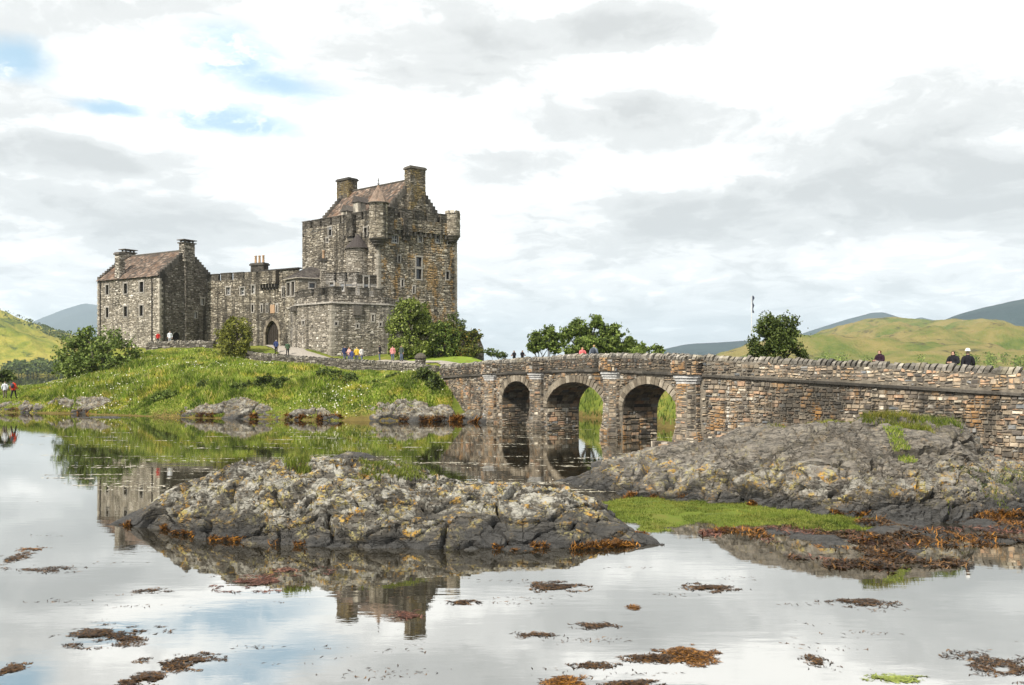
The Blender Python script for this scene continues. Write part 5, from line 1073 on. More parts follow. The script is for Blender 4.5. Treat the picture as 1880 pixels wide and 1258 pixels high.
pm = MB().lathe(pr, [(0.55, zp0-0.8), (0.5, zp0+0.5), (0.62, zp0+0.55), (0.58, zp0+0.75), (0.35, zp0+1.0), (0.05, zp0+1.1)], 12).build('shaft', M['mortard'], pill); pl = Pile(); w = Wall((0, 0), (2*math.pi*0.52, 0), zp0-0.8, zp0+0.5); pl.add(w.stones(w.courses((0.12, 0.2), (0.2, 0.4)), mapf=cylmap(pr, 0.52))); pl.build('stonework', M['dry'], pm)

# ------------------------------------------------------------------ trees and bushes
def leaves(P, Nn, size, aspect=0.6, r=None, spread=1.0):
    """one kite-shaped leaf of two triangles per point"""
    n = len(P); r = r or rng
    D = Nn + spread*r.normal(size=(n, 3)); D /= np.linalg.norm(D, axis=1)[:, None]
    R = r.normal(size=(n, 3)); A = np.cross(D, R); A /= np.linalg.norm(A, axis=1)[:, None] + 1e-9; B = np.cross(D, A)
    s = (size*r.uniform(0.6, 1.35, n))[:, None]
    V = np.stack([P - A*s*0.5, P + B*s*aspect*0.5 + D*s*0.08, P + A*s*0.5, P - B*s*aspect*0.5 + D*s*0.08], 1).reshape(-1, 3)
    return V, np.arange(4*n).reshape(-1, 4)
def lobes_points(lobes, n, seed, gap=0.12, shell=0.5, gs=1.1):
    r = np.random.default_rng(seed); L = np.array(lobes, float); vol = (L[:, 3]*L[:, 4]*L[:, 5])**0.8; k = r.choice(len(L), size=n*2, p=vol/vol.sum()); L = L[k]
    d = r.normal(size=(n*2, 3)); d /= np.linalg.norm(d, axis=1)[:, None]; rad = (shell + (1-shell)*r.random(n*2)**0.6)[:, None]
    # lumpy surface
    lump = 1 + 0.38*fbm(d[:, 0]*2.3 + k*3.1, d[:, 1]*2.3, d[:, 2]*2.3 + seed, 3)[:, None]
    P = L[:, :3] + d*rad*lump*L[:, 3:6]
    g = fbm(P[:, 0]*gs, P[:, 1]*gs, P[:, 2]*gs + seed, 3, 0.6); keep_ = g > -gap
    return P[keep_][:n], d[keep_][:n]
def trunk_mesh(base, lobes, r0, seed):
    r = random.Random(seed); mb = MB(); b = Vector(base)
    for L in lobes:
        t = Vector(L[:3]); m = b.lerp(t, 0.5) + Vector((r.uniform(-.3, .3), r.uniform(-.3, .3), r.uniform(-0.1, .4)))*(t-b).length*0.18
        mb.tube([b + Vector((r.uniform(-.5, .5)*r0*2, r.uniform(-.5, .5)*r0*2, -0.3)), b.lerp(m, 0.55), m, t], [r0, r0*0.72, r0*0.5, r0*0.16], 6)
        for q in range(4):
            e = t + Vector((r.uniform(-1, 1)*L[3], r.uniform(-1, 1)*L[4], r.uniform(-0.3, 1)*L[5]))*0.8; s = m.lerp(t, r.uniform(0.3, 0.9)); mb.tube([s, s.lerp(e, 0.5) + Vector((0, 0, 0.1)), e], [r0*0.28, r0*0.2, r0*0.06], 4)
    return mb
def plant(name, base, lobes, n, size, mat, label, cat, seed, r0=0.12, gap=0.12, shell=0.5, group=None, gs=1.1, parts=('foliage', 'stem'), aspect=0.6):
    root = thing(name, base, label, cat, group)
    P, d = lobes_points(lobes, n, seed, gap, shell, gs); V, Fc = leaves(P, d*0.9, size, aspect, np.random.default_rng(seed+1))
    obj(parts[0], V, Fc, mat, root); trunk_mesh(base, lobes, r0, seed).build(parts[1], M['bark'], root, True); return root
def lob(specs, Y):          # photo (x, y, rx, ry[, dY]) -> ellipsoids at distance Y
    out = []
    for s in specs:
        y = Y + (s[4] if len(s) > 4 else 0); c = W(s[0], s[1], y); k = y/F; out.append((*c, s[2]*k, (s[2]+s[3])/2*k*0.9, s[3]*k))
    return out
def gbase(x, Y, tf=tz): p = XY(x, Y); return (float(p[0]), float(p[1]), float(tf(*p)))
plant('leafy_bush', gbase(178, 101), lob([(135, 650, 34, 34), (165, 640, 34, 36, 1), (205, 640, 36, 34, -1), (232, 650, 26, 26, 1), (150, 675, 38, 26, -2), (205, 668, 42, 24, -2), (160, 612, 13, 15), (120, 680, 24, 18)], 102), 9000, 0.34, M['leaf'], 'large dark leafy bush below the left house', 'bush', 11, 0.16, gap=0.05, shell=0.35)
plant('golden_bush', gbase(432, 104.3), lob([(436, 605, 26, 24), (418, 620, 20, 22, 1), (448, 622, 16, 24, -1), (425, 642, 28, 20, -1.5), (408, 655, 18, 14, -2), (440, 590, 14, 12)], 104.5), 6000, 0.28, M['leafY'], 'golden-green feathery bush in front of the curtain wall', 'bush', 12, 0.12, gap=0.08, shell=0.3)
plant('leafy_bush', gbase(605, 83), lob([(605, 700, 32, 22), (588, 712, 20, 16), (628, 712, 22, 16, -.5), (644, 700, 16, 14)], 81), 4200, 0.26, M['leafD'], 'low dark green bush at the middle of the grassy bank', 'bush', 13, 0.06)
plant('leafy_bush', gbase(505, 84), lob([(505, 710, 30, 17), (486, 702, 18, 14), (532, 715, 24, 14)], 81.5), 3200, 0.26, M['leafD'], 'low bright bush above the pale wedge of shore rock', 'bush', 14, 0.06)
for q_, (bx_, by_, bY, bw_, bh_, lab_) in enumerate(((450, 716, 81.5, 26, 14, 'dark weedy bush directly above the pale wedge of shore rock'), (690, 712, 79.5, 24, 14, 'dark weedy bush above the ribbed grey shore rock'), (385, 712, 84, 30, 13, 'dark weedy bush left of the pale wedge of shore rock'), (312, 728, 84, 28, 12, 'low dark reedy clump at the left foot of the grassy bank'), (728, 694, 81.5, 16, 10, 'small dark weed clump near the right end of the grassy bank'))):
    plant('leafy_bush', gbase(bx_, bY+1), lob([(bx_, by_, bw_, bh_), (bx_-bw_*0.7, by_+3, bw_*0.6, bh_*0.7), (bx_+bw_*0.7, by_+4, bw_*0.6, bh_*0.7)], bY), 2300, 0.24, M['leafD' if q_ % 2 == 0 else 'leaf'], lab_, 'bush', 130+q_, 0.05)
plant('leafy_bush', gbase(786, 80), lob([(782, 704, 24, 26), (800, 712, 16, 26), (765, 708, 16, 20), (778, 686, 16, 12)], 79.5), 3400, 0.26, M['leafD'], 'dark shrub against the wall at the island end of the bridge', 'bush', 15, 0.08)
plant('flowering_bush', gbase(748, 99), lob([(750, 572, 26, 26), (735, 600, 24, 30), (762, 600, 22, 30, 1), (738, 635, 24, 28, -1), (765, 640, 20, 24, -1), (775, 585, 14, 24, 2), (725, 640, 12, 18), (785, 620, 16, 30, 1)], 99.5), 12000, 0.3, M['leafL'], 'tall pale-leaved bush between bastion and keep', 'bush', 16, 0.14, gap=0.05, shell=0.35)
plant('leafy_bush', gbase(800, 102), lob([(800, 612, 22, 26), (790, 640, 22, 20), (815, 640, 26, 20, -1), (828, 618, 18, 18), (780, 600, 14, 24, 1), (810, 600, 18, 14), (835, 645, 24, 12)], 102.5), 8500, 0.3, M['leaf'], 'dark green bush at the foot of the keep', 'bush', 17, 0.12, gap=0.05, shell=0.35)
plant('russet_bush', gbase(845, 102), lob([(838, 610, 24, 12), (848, 630, 28, 18), (865, 618, 18, 14, 1), (860, 645, 24, 14, -1), (822, 598, 16, 8), (874, 612, 14, 10, .5)], 102.8), 5200, 0.28, M['leafB'], 'russet-tinged bush over the ruined wall stump', 'bush', 18, 0.1, gap=0.05, shell=0.35)
plant('young_pine', gbase(843, 108), lob([(828, 588, 9, 14), (838, 582, 6, 12), (846, 596, 9, 12), (838, 604, 16, 10)], 108), 1400, 0.3, M['leafD'], 'dark young pine against the right edge of the keep', 'tree', 19, 0.08, parts=('crown', 'trunk'), aspect=0.3)
plant('leafy_bush', gbase(8, 96), lob([(-10, 692, 22, 12), (8, 690, 14, 10), (20, 696, 10, 8)], 97), 1500, 0.3, M['leafD'], 'dark bush behind the two walkers at the far left', 'bush', 20, 0.06)
bk = lambda x, y: np.maximum(bank(np.atleast_1d(np.asarray(x, float)), np.atleast_1d(np.asarray(y, float))), 0)[0]
def bbase(x, Y): p = XY(x, Y); return (float(p[0]), float(p[1]), float(bk(*p)))
plant('broadleaf_tree', bbase(1000, 102), lob([(988, 622, 16, 15), (1008, 612, 14, 14), (1022, 624, 16, 16, 1), (978, 636, 12, 10), (1010, 636, 24, 12), (995, 640, 24, 10)], 102), 5200, 0.34, M['leaf'], 'smallest round tree left of the clump behind the bridge', 'tree', 21, 0.14, gap=0.12, shell=0.2, gs=0.8, parts=('crown', 'trunk'), group='trees behind the bridge')
plant('broadleaf_tree', bbase(1080, 101), lob([(1060, 600, 18, 17), (1094, 594, 16, 17), (1078, 612, 22, 18, 1), (1045, 618, 20, 18), (1108, 612, 20, 18), (1075, 632, 40, 18, -1), (1055, 645, 40, 9), (1100, 640, 34, 12)], 101), 12000, 0.34, M['leaf'], 'tallest twin-topped tree of the clump behind the bridge', 'tree', 22, 0.2, gap=0.12, shell=0.2, gs=0.8, parts=('crown', 'trunk'), group='trees behind the bridge')
plant('broadleaf_tree', bbase(1140, 100), lob([(1133, 612, 18, 16), (1148, 626, 18, 16), (1125, 630, 20, 16, -1), (1160, 638, 14, 12), (1130, 643, 36, 10)], 100), 6500, 0.34, M['leaf'], 'right-hand tree of the clump behind the bridge', 'tree', 23, 0.16, gap=0.12, shell=0.2, gs=0.8, parts=('crown', 'trunk'), group='trees behind the bridge')
plant('leafy_bush', bbase(1195, 98), lob([(1190, 640, 18, 10), (1208, 643, 14, 8), (1172, 645, 12, 8)], 98), 1800, 0.3, M['leaf'], 'low bush at the right end of the tree clump behind the bridge', 'bush', 24, 0.08)
plant('round_bush', bbase(1425, 63), lob([(1425, 618, 48, 38), (1400, 635, 30, 26), (1452, 632, 28, 28), (1415, 600, 26, 20), (1445, 603, 24, 20), (1390, 650, 22, 16), (1470, 655, 14, 10)], 63), 9500, 0.2, M['leafD'], 'dense rounded dark bush behind the causeway wall', 'bush', 25, 0.16, gap=0.2, shell=0.45)
# reeds and shrubs far along the bank, left of the clump
plant('leafy_bush', gbase(905, 100), lob([(902, 648, 12, 8), (920, 652, 12, 6)], 100), 900, 0.22, M['leafD'], 'low grey-green scrub just right of the ruined wall stump', 'bush', 26, 0.05)

# ------------------------------------------------------------------ grass on the island bank, flowers, far woods
def blades(P, h, wd, lean, r):
    n = len(P); a = r.uniform(0, 2*math.pi, n); dx = np.stack([np.cos(a), np.sin(a), 0*a], 1)*wd[:, None]; b = r.uniform(0, 2*math.pi, n); ln = np.stack([np.cos(b), np.sin(b), 0*b], 1)*(lean*h)[:, None]
    up = np.array([0, 0, 1.0])[None]*h[:, None]
    V = np.stack([P - dx, P + dx, P + dx*0.7 + up*0.6 + ln*0.4, P + up + ln, P - dx*0.7 + up*0.6 + ln*0.4], 1).reshape(-1, 3)
    return V, np.arange(5*n).reshape(-1, 5)
r = np.random.default_rng(41)
n = 170000; px = r.uniform(-60, 830, n); Yv = np.where(r.random(n) < 0.3, np.interp(px, [-60, 60, 250, 420, 620, 830], [90, 88.3, 82, 77.5, 74.5, 74.7]) + r.random(n)*7, r.uniform(74.5, 107, n)); X = (px-CX)*Yv/F
Z = tz(X, Yv)
wx_ = np.interp(px, [-60, 60, 200, 268, 392, 445, 560, 660, 740, 800, 830], [103, 105, 107, 107.7, 105.7, 103, 96.7, 91.2, 86.8, 83, 82.5])
den = fbm(X*0.22, Yv*0.22, 0*X, 3)
ok = (Z > 0.06 + 0.12*den) & (Yv < wx_); X, Yv, Z, den, px = X[ok], Yv[ok], Z[ok], den[ok], px[ok]
h = np.clip(0.30 + 0.42*(den + 0.3), 0.26, 1.0)*r.uniform(0.6, 1.4, len(X))*np.clip((Z-0.1)/1.6, 0.4, 1)*np.clip((wx_[ok]-Yv)/5 + 0.25, 0.25, 1)
V, Fc = blades(np.stack([X, Yv, Z-0.05], 1), h, r.uniform(0.03, 0.07, len(X)), r.uniform(0.1, 0.55, len(X)), r)
tag(obj('grass', V, Fc, M['grass']), 'tall bright green grass over the island bank', 'grass', kind='stuff')
k = r.choice(len(X), 1000, p=np.clip(fbm(X*0.12+4, Yv*0.12, 0*X, 3)+0.1, 0.001, 1)/np.clip(fbm(X*0.12+4, Yv*0.12, 0*X, 3)+0.1, 0.001, 1).sum()); P = np.stack([X[k], Yv[k], Z[k]+h[k]*1.0], 1)
V, Fc = leaves(P, np.tile([[0, -0.4, 1.0]], (len(k), 1)), 0.13, 0.9, r, 0.4)
tag(obj('flowers', V, Fc, M['flower']), 'tiny white flower heads scattered through the bank grass', 'flowers', kind='stuff')
# bank beyond the bridge, seen through the arches
n = 9000; X = r.uniform(4, 30, n); Yv = r.uniform(58, 96, n); Z = np.maximum(bank(X, Yv), -1); ok = (Z > 0.15) & ((X-10.16)*0.701 + (Yv-50)*0.713 > 5); X, Yv, Z = X[ok], Yv[ok], Z[ok]
V, Fc = blades(np.stack([X, Yv, Z-0.05], 1), r.uniform(0.2, 0.7, len(X)), r.uniform(0.03, 0.08, len(X)), r.uniform(0.1, 0.5, len(X)), r); tag(obj('grass', V, Fc, M['leaf']), 'rough grass on the bank seen through the bridge arches', 'grass', kind='stuff')
# far wood along the lake shore
n = 7000; px = r.uniform(-60, 330, n); Yv = r.uniform(690, 760, n); hz = np.clip(9 + 9*fbm(px*0.03, Yv*0.01, 0*px, 3), 2, 22); zz = r.random(n)**0.7*hz
P = np.stack([(px-CX)*Yv/F, Yv, zz + (Yv-690)*0.06], 1); V, Fc = leaves(P, np.tile([[0, -0.5, 0.5]], (n, 1)), 2.6, 0.8, r, 1.0)
tag(obj('distant_wood', V, Fc, M['leafD']), 'dark belt of trees along the far lake shore', 'wood', kind='stuff')
n = 900; px = np.concatenate([r.normal(85, 6, 250), r.normal(112, 10, 350), r.normal(55, 3, 60), r.uniform(0, 130, 240)]); Yv = r.uniform(1000, 1080, n); yy = np.interp(px, [0, 30, 60, 100, 150, 210], [566, 578, 590, 606, 618, 640]) + 10
P = np.stack([(px-CX)*Yv/F, Yv, CH + (HY-yy)*Yv/F + r.uniform(-2, 8, n)], 1); V, Fc = leaves(P, np.tile([[0, -0.5, 0.5]], (n, 1)), 2.2, 0.8, r, 1.0)
tag(obj('distant_scrub', V, Fc, M['leafD']), 'sparse dark scrub along the left hill crest', 'scrub', kind='stuff')
# scrub on the right-hand hill above the causeway
cx_ = np.concatenate([r.uniform(1745, 1960, 46), r.uniform(1490, 1960, 14)]); cy_ = r.uniform(320, 560, 60); kk = r.integers(0, 60, 5200); n = 5200; Yv = cy_[kk] + r.normal(0, 3, n); px = cx_[kk] + r.normal(0, 4.5, n)
xs_, P = (px-CX)*Yv/F, None; zz = 3 + r.random(n)*r.uniform(2, 6, 60)[kk] + (Yv-300)*0.035
P = np.stack([xs_, Yv, zz], 1); V, Fc = leaves(P, np.tile([[0, -0.5, 0.5]], (n, 1)), 0.8, 0.8, r, 1.0)
tag(obj('distant_scrub', V, Fc, M['leaf']), 'green scrub at the foot of the right-hand hill', 'scrub', kind='stuff')

# ---- grass tufts on the rocks, salt-marsh turf between them
def rock_grass(P, sel, n, hgt, label, mat, seed, nm='grass'):
    r = np.random.default_rng(seed); Q = P[sel]; k = r.integers(0, len(Q), n); p = Q[k] + r.normal(size=(n, 3))*np.array([0.04, 0.04, 0.0]); h = r.uniform(*hgt, n)
    V, Fc = blades(p - [0, 0, 0.02], h, r.uniform(0.005, 0.012, n), r.uniform(0.15, 0.7, n), r); tag(obj(nm, V, Fc, mat), label, 'grass', kind='stuff')
def pxy(P): return CX + F*P[..., 0]/P[..., 1], HY - F*(P[..., 2]-CH)/P[..., 1]
FX, FY = pxy(FRP); RX, RY = pxy(RRP)
nzF = fbm(FRP[..., 0]*1.3, FRP[..., 1]*1.3, 0*FX, 3); nzR = fbm(RRP[..., 0]*0.9, RRP[..., 1]*0.9, 0*RX, 3)
rock_grass(FRP, (np.abs(FX-545) < 22) & (FRP[..., 1] > 23.9) & (FRP[..., 1] < 25.2) & (nzF > -0.3), 800, (0.08, 0.3), 'yellow-green tuft on the crest of the foreground islet', M['marsh'], 61)
rock_grass(FRP, (FX > 640) & (FX < 800) & (FRP[..., 1] > 23.5) & (FRP[..., 1] < 25.2) & (nzF > -0.1), 4200, (0.04, 0.15), 'bright turf cap on the crest of the foreground islet', M['marsh'], 62)
rock_grass(RRP, (RX > 1585) & (RX < 1765) & (RRP[..., 1] > 28.6) & (RRP[..., 1] < 31.5) & (RRP[..., 2] > 1.9) & (nzR > 0.0), 5000, (0.06, 0.30), 'tall grass crowning the humped grey rock', M['marsh'], 63)
rock_grass(RRP, (np.abs(RX - (1640 + (RY-790)*0.45)) < 14) & (RY > 785) & (RY < 850) & (RRP[..., 1] < 29.5), 2200, (0.04, 0.14), 'mossy green seam down the face of the humped rock', M['grass'], 64)
rock_grass(RRP, (RX > 1380) & (RX < 1600) & (RRP[..., 1] > 29) & (RRP[..., 1] < 30.6) & (nzR > 0.12), 2200, (0.04, 0.12), 'thin yellow moss along the crest of the humped rock', M['leafY'], 65)
rock_grass(RRP, (RX > 1740) & (RX < 1890) & (RY > 860) & (RY < 945) & (nzR > 0.3), 2000, (0.04, 0.14), 'scattered grass at the right foot of the humped rock', M['marsh'], 66)
mx0 = np.array([1110, 1130, 1180, 1240, 1300, 1400, 1500, 1560, 1620]); mt = np.array([940, 932, 930, 930, 929, 933, 948, 962, 968]); mbm = np.array([950, 962, 978, 976, 970, 972, 976, 978, 974])
n1, n2 = 120, 26; px = np.linspace(1110, 1620, n1); Ya = F*CH/(np.interp(px, mx0, mbm) - HY); Yb_ = F*CH/(np.interp(px, mx0, mt) - 12 - HY)
T = np.linspace(0, 1, n2)[:, None]; YY = Ya + (Yb_-Ya)*T + 0.25*fbm(px*0.04, px*0, px*0, 4)*(1-T); XX = (px-CX)/F*YY; ZZ = -0.03 + 0.10*np.clip(T*3, 0, 1) + 0.04*fbm(XX*1.5, YY*1.5, 0*XX, 3)
MP = np.stack([XX, YY, ZZ], 2); obj('salt_marsh', MP.reshape(-1, 3), grid_faces(n1, n2), ground_mat('marsh_turf', [(0.3, (0.05, 0.06, 0.015)), (0.5, (0.11, 0.145, 0.022)), (0.7, (0.15, 0.13, 0.035))], 0.6, 6.0, bd=0.04), smooth=True, kind='structure')
rock_grass(MP, (MP[..., 2] > 0.0) & (fbm(MP[..., 0]*0.9, MP[..., 1]*0.9, 0*MP[..., 0], 4) > -0.9), 26000, (0.03, 0.09), 'short bright turf of the salt marsh between the two rocks', M['marsh'], 67)

# ------------------------------------------------------------------ seaweed
def fronds(P, size, r, flat=0.25):
    n = len(P); a = r.uniform(0, 2*math.pi, n); L = size*r.uniform(0.6, 2.2, n); wd = L*r.uniform(0.05, 0.11, n)
    d = np.stack([np.cos(a), np.sin(a), r.normal(0, flat, n)], 1)*L[:, None]; s = np.stack([-np.sin(a), np.cos(a), r.normal(0, 0.2, n)], 1)*wd[:, None]; bend = np.stack([-np.sin(a), np.cos(a), 0*a], 1)*(L*r.uniform(-0.3, 0.3, n))[:, None]
    V = np.stack([P - d/2, P + s + bend, P + d/2, P - s + bend], 1).reshape(-1, 3); return V, np.arange(4*n).reshape(-1, 4)
def weed_clump(x, y, rx, ry, n, mat, label, seed, hump=0.04, size=0.16, sparse=0.25):
    r = np.random.default_rng(seed); Y = shoreY(y); c = XY(x, Y); k = Y/F; ax = rx*k; ay = ry*Y*Y/(F*CH)
    m = int(n*(1-sparse)); a = r.uniform(0, 2*math.pi, n); rad = np.concatenate([r.random(m)**0.6*0.72, 0.4 + r.random(n-m)*1.0]); u, v = rad*np.cos(a), rad*np.sin(a)
    g = fbm(u*1.6 + seed, v*3.0, 0*u, 4, 0.6); ok = g > -0.65 + 0.85*rad; u, v, rad = u[ok], v[ok], rad[ok]
    X = c[0] + u*ax; YY = c[1] + v*ay; Z = 0.006 + hump*np.clip(1-rad, 0, 1)*r.random(len(u))*1.6
    V, Fc = fronds(np.stack([X, YY, Z], 1), size, r, 0.12); V[:, 2] = np.maximum(V[:, 2], 0.004)
    o = obj('seaweed_clump', V - np.array([c[0], c[1], 0]), Fc, mat); o.location = (c[0], c[1], 0); tag(o, label, 'seaweed', 'seaweed clumps on the water'); return o
CL = [(205, 1167, 82, 17, 2600, 'weed', 'largest brown seaweed raft in the open water at lower left', .07), (330, 1216, 62, 14, 1300, 'weed', 'brown seaweed raft just below the largest lower-left raft', .05), (262, 1248, 42, 11, 1200, 'weed', 'orange-brown seaweed raft at the bottom edge, left of centre', .06),
      (478, 1072, 66, 14, 1500, 'weedR', 'rust-red seaweed raft just off the foreground islet', .03), (548, 1049, 50, 8, 700, 'weedR', 'pinkish seaweed streak touching the reflection of the foreground islet', .02), (18, 1025, 26, 10, 600, 'weed', 'dark seaweed at the left edge of the picture, upper of two', .04), (20, 1228, 26, 9, 500, 'weed', 'dark seaweed at the left edge of the picture, lower of two', .04),
      (1022, 1077, 54, 8, 900, 'weed', 'narrow brown seaweed raft off the right end of the islet', .04), (1305, 1079, 40, 7, 800, 'weed', 'small orange-brown raft alone in the right-hand water', .05), (1578, 1105, 56, 9, 500, 'weed', 'thin dark seaweed strand below the right-hand weed bed', .03), (1262, 1200, 46, 17, 2000, 'weedO', 'thick orange-brown weed hump near the bottom, right of centre', .12), (1200, 1207, 52, 8, 900, 'weed', 'long dark weed tail left of the thick orange-brown hump', .08),
      (1036, 1250, 34, 11, 900, 'weedO', 'orange weed hump at the bottom edge near the centre', .10), (1160, 1256, 46, 7, 700, 'weed', 'brown weed bank on the bottom edge right of the centre', .08), (1092, 1222, 40, 6, 300, 'weed', 'small brown weed pieces left of the long dark tail', .03), (1497, 1213, 20, 9, 220, 'weed', 'lone dark weed sprig in the lower right water', .03),
      (1830, 1222, 66, 24, 900, 'weed', 'loose brown weed scatter in the lower right corner', .03), (1645, 1246, 50, 6, 500, 'weedG', 'pale green weed streak at the bottom right', .02), (852, 1106, 24, 4, 200, 'weed', 'tiny dark strand below the islet, right of the keep reflection', .03), (1162, 1115, 10, 4, 120, 'weedO', 'tiny orange weed knot in the middle right water', .03),
      (1090, 1149, 40, 5, 220, 'weed', 'faint dark strand in the middle of the right-hand water', .02), (985, 1166, 40, 5, 220, 'weed', 'faint dark strand left of the middle right-hand water', .02), (750, 1130, 26, 8, 260, 'weedR', 'pale red weed patch on the reflected keep chimney', .02), (60, 1008, 24, 4, 150, 'weedO', 'small orange strand near the left edge, above the dark patch', .02), (90, 1045, 70, 6, 320, 'weed', 'long broken strand in the left water below the dark patch', .02), (275, 1085, 30, 4, 150, 'weed', 'small broken strand midway between islet and left edge', .02)]
for i, (x, y, rx, ry, n, m_, lab, hp) in enumerate(CL): weed_clump(x, y, rx, ry, int(n*2.2), M[m_], lab, 70+i, hp*0.28, 0.065 if y > 1150 else 0.08, 0.6)
# loose weed flecks everywhere, thin pale lines in the middle distance
r = np.random.default_rng(5); P = []
for i in range(70):
    y = 880 + 370*r.random()**0.8; x = r.uniform(-20, 1900); Y = shoreY(y); m = r.integers(4, 26); c = XY(x, Y); P.append(np.stack([c[0] + r.normal(0, 0.3, m), c[1] + r.normal(0, 0.07, m), np.full(m, 0.006)], 1))
V, Fc = fronds(np.concatenate(P), 0.06, r, 0.03); V[:, 2] = np.maximum(V[:, 2], 0.004); tag(obj('weed_flecks', V, Fc, M['weed']), 'loose dark weed flecks drifting over the lake', 'seaweed', kind='stuff')
P = []  # narrow pale strips strewn in long lines on the water surface
for i in range(150):
    y = r.uniform(782, 905); x = r.uniform(100, 1250); Y = shoreY(y); m = r.integers(10, 40); c = XY(x, Y); L = r.uniform(0.3, 1.3); P.append(np.stack([c[0] + r.normal(0, L, m), c[1] + r.normal(0, 0.05, m), np.full(m, 0.006)], 1))
V, Fc = fronds(np.concatenate(P), 0.2, r, 0.01); V[:, 2] = np.maximum(V[:, 2], 0.004); mpale = leaf_mat('pale_floating_lines', [(0, (0.25, 0.22, 0.15)), (1, (0.62, 0.58, 0.48))], 0.1); tag(obj('pale_lines', V, Fc, mpale), 'thin pale lines floating off the island', 'seaweed', kind='stuff')
# orange wrack fringing the rocks at the waterline
def fringe(P, n, zlo, zhi, cond, label, mat, seed, size=0.1, thr=0.2):
    r = np.random.default_rng(seed); nz = fbm(P[..., 0]*1.1, P[..., 1]*1.1, P[..., 2]*0 + seed, 3); sel = (P[..., 2] > zlo) & (P[..., 2] < zhi) & cond(P) & (nz > thr); Q = P[sel]
    if len(Q) == 0: return
    p = Q[r.integers(0, len(Q), n)] + r.normal(size=(n, 3))*np.array([.04, .03, .015]) + [0, -0.03, 0.02]; V, Fc = fronds(p, size, r, 0.5); tag(obj('rock_wrack', V, Fc, mat), label, 'seaweed', kind='stuff')
fringe(FRP, 2600, 0.0, 0.10, lambda P: P[..., 1] < 24.2, 'orange wrack along the waterline of the foreground islet', M['weedO'], 81)
fringe(RRP, 4000, 0.0, 0.2, lambda P: P[..., 1] < 30, 'orange wrack along the foot of the humped rock', M['weedO'], 82)
for i, P in enumerate(SHP): fringe(P, 1500, 0.0, 0.45, lambda P: P[..., 1] < 200, ['orange wrack below the far left ledge', 'orange wrack below the pale wedge of shore rock', 'orange wrack on the dark low shore rock', 'orange wrack below the ribbed shore rock', 'wrack on the small rock at the first pier', 'wrack line on the long wet shelf'][i], M['weedO'], 83+i, 0.3)
# weed bed awash in front of the humped rock
n1, n2 = 260, 110; px = np.linspace(1290, 1960, n1); T = np.linspace(0, 1, n2)[:, None]; y0 = np.interp(px, [1290, 1400, 1500, 1600, 1700, 1790, 1880, 1960], [985, 1015, 1045, 1066, 1070, 1030, 1000, 995]); Ya = F*CH/(y0-HY); Yb_ = F*CH/(np.interp(px, [1290, 1500, 1960], [975, 962, 955]) - HY)
YY = Ya + (Yb_-Ya)*T; XX = (px-CX)/F*YY; ZZ = -0.19 + 0.17*np.clip(fbm(XX*0.9, YY*1.5, 0*XX, 5, 0.55)+0.15, -1, 1.1) + 0.10*np.clip((px-1500)/200, -1, 0.6) + 0.12*T - 0.25*np.clip(0.12-T, 0, 1)/0.12
BP = np.stack([XX, YY, ZZ], 2); o = obj('rock_shelf', BP.reshape(-1, 3), grid_faces(n1, n2), rock_mat('weedy_shelf_rock', 0.6, 0.35, 0.8, (0.10, 0.09, 0.08)), smooth=True); tag(o, 'low weedy rock shelf awash in front of the humped rock', 'rock')
fringe(BP, 3500, -0.05, 0.4, lambda P: P[..., 1] > 0, 'orange and brown weed covering the shelf awash', M['weedO'], 90, 0.12); 
nzb = None
def fr2(P, n, label, mat, seed, thr):
    r = np.random.default_rng(seed); nz = fbm(P[..., 0]*0.8+3, P[..., 1]*1.4, P[..., 2]*0 + seed, 3); Q = P[(nz > thr) & (P[..., 2] > -0.16)]; p = Q[r.integers(0, len(Q), n)]; p = p + r.normal(size=p.shape)*np.array([.05, .05, 0]); p[:, 2] = np.maximum(p[:, 2], 0.004) + 0.03*r.random(n); V, Fc = fronds(p, 0.13, r, 0.3); tag(obj('rock_wrack', V, Fc, mat), label, 'seaweed', kind='stuff')
fr2(BP, 9000, 'dark brown weed matted over the shelf awash', M['weed'], 92, 0.25); fr2(BP, 1500, 'rust-red weed fringe at the outer edge of the shelf awash', M['weedR'], 93, 0.45)

# ------------------------------------------------------------------ flagpole
fp = XY(1380, 66); fz = float(bk(*fp)); flag = thing('flagpole', (*fp, fz), 'white flagpole with a drooping dark flag beside the rounded bush', 'flagpole')
MB().lathe(fp, [(0.03, fz-0.3), (0.022, Zat(560, 66)), (0.018, Zat(545, 66)), (0.03, Zat(544.5, 66)), (0.01, Zat(544, 66))], 8).build('pole', M['white'], flag, True)
V = []; n = 14
for i in range(n):
    z = Zat(543 + 31*i/(n-1), 66); wdt = 0.10 + 0.05*math.sin(i*1.1); V += [(fp[0]+0.05, fp[1], z), (fp[0]+0.05+wdt, fp[1]-0.05*math.sin(i*0.8), z-0.03), (fp[0]+0.05+wdt*0.5, fp[1]+0.08, z-0.02)]
MB().add(V, [q for i in range(n-1) for q in ((3*i, 3*i+1, 3*i+4, 3*i+3), (3*i+1, 3*i+2, 3*i+5, 3*i+4), (3*i+2, 3*i, 3*i+3, 3*i+5))]).build('flag', plain('flag_cloth', (0.025, 0.03, 0.05), 0.9), flag)

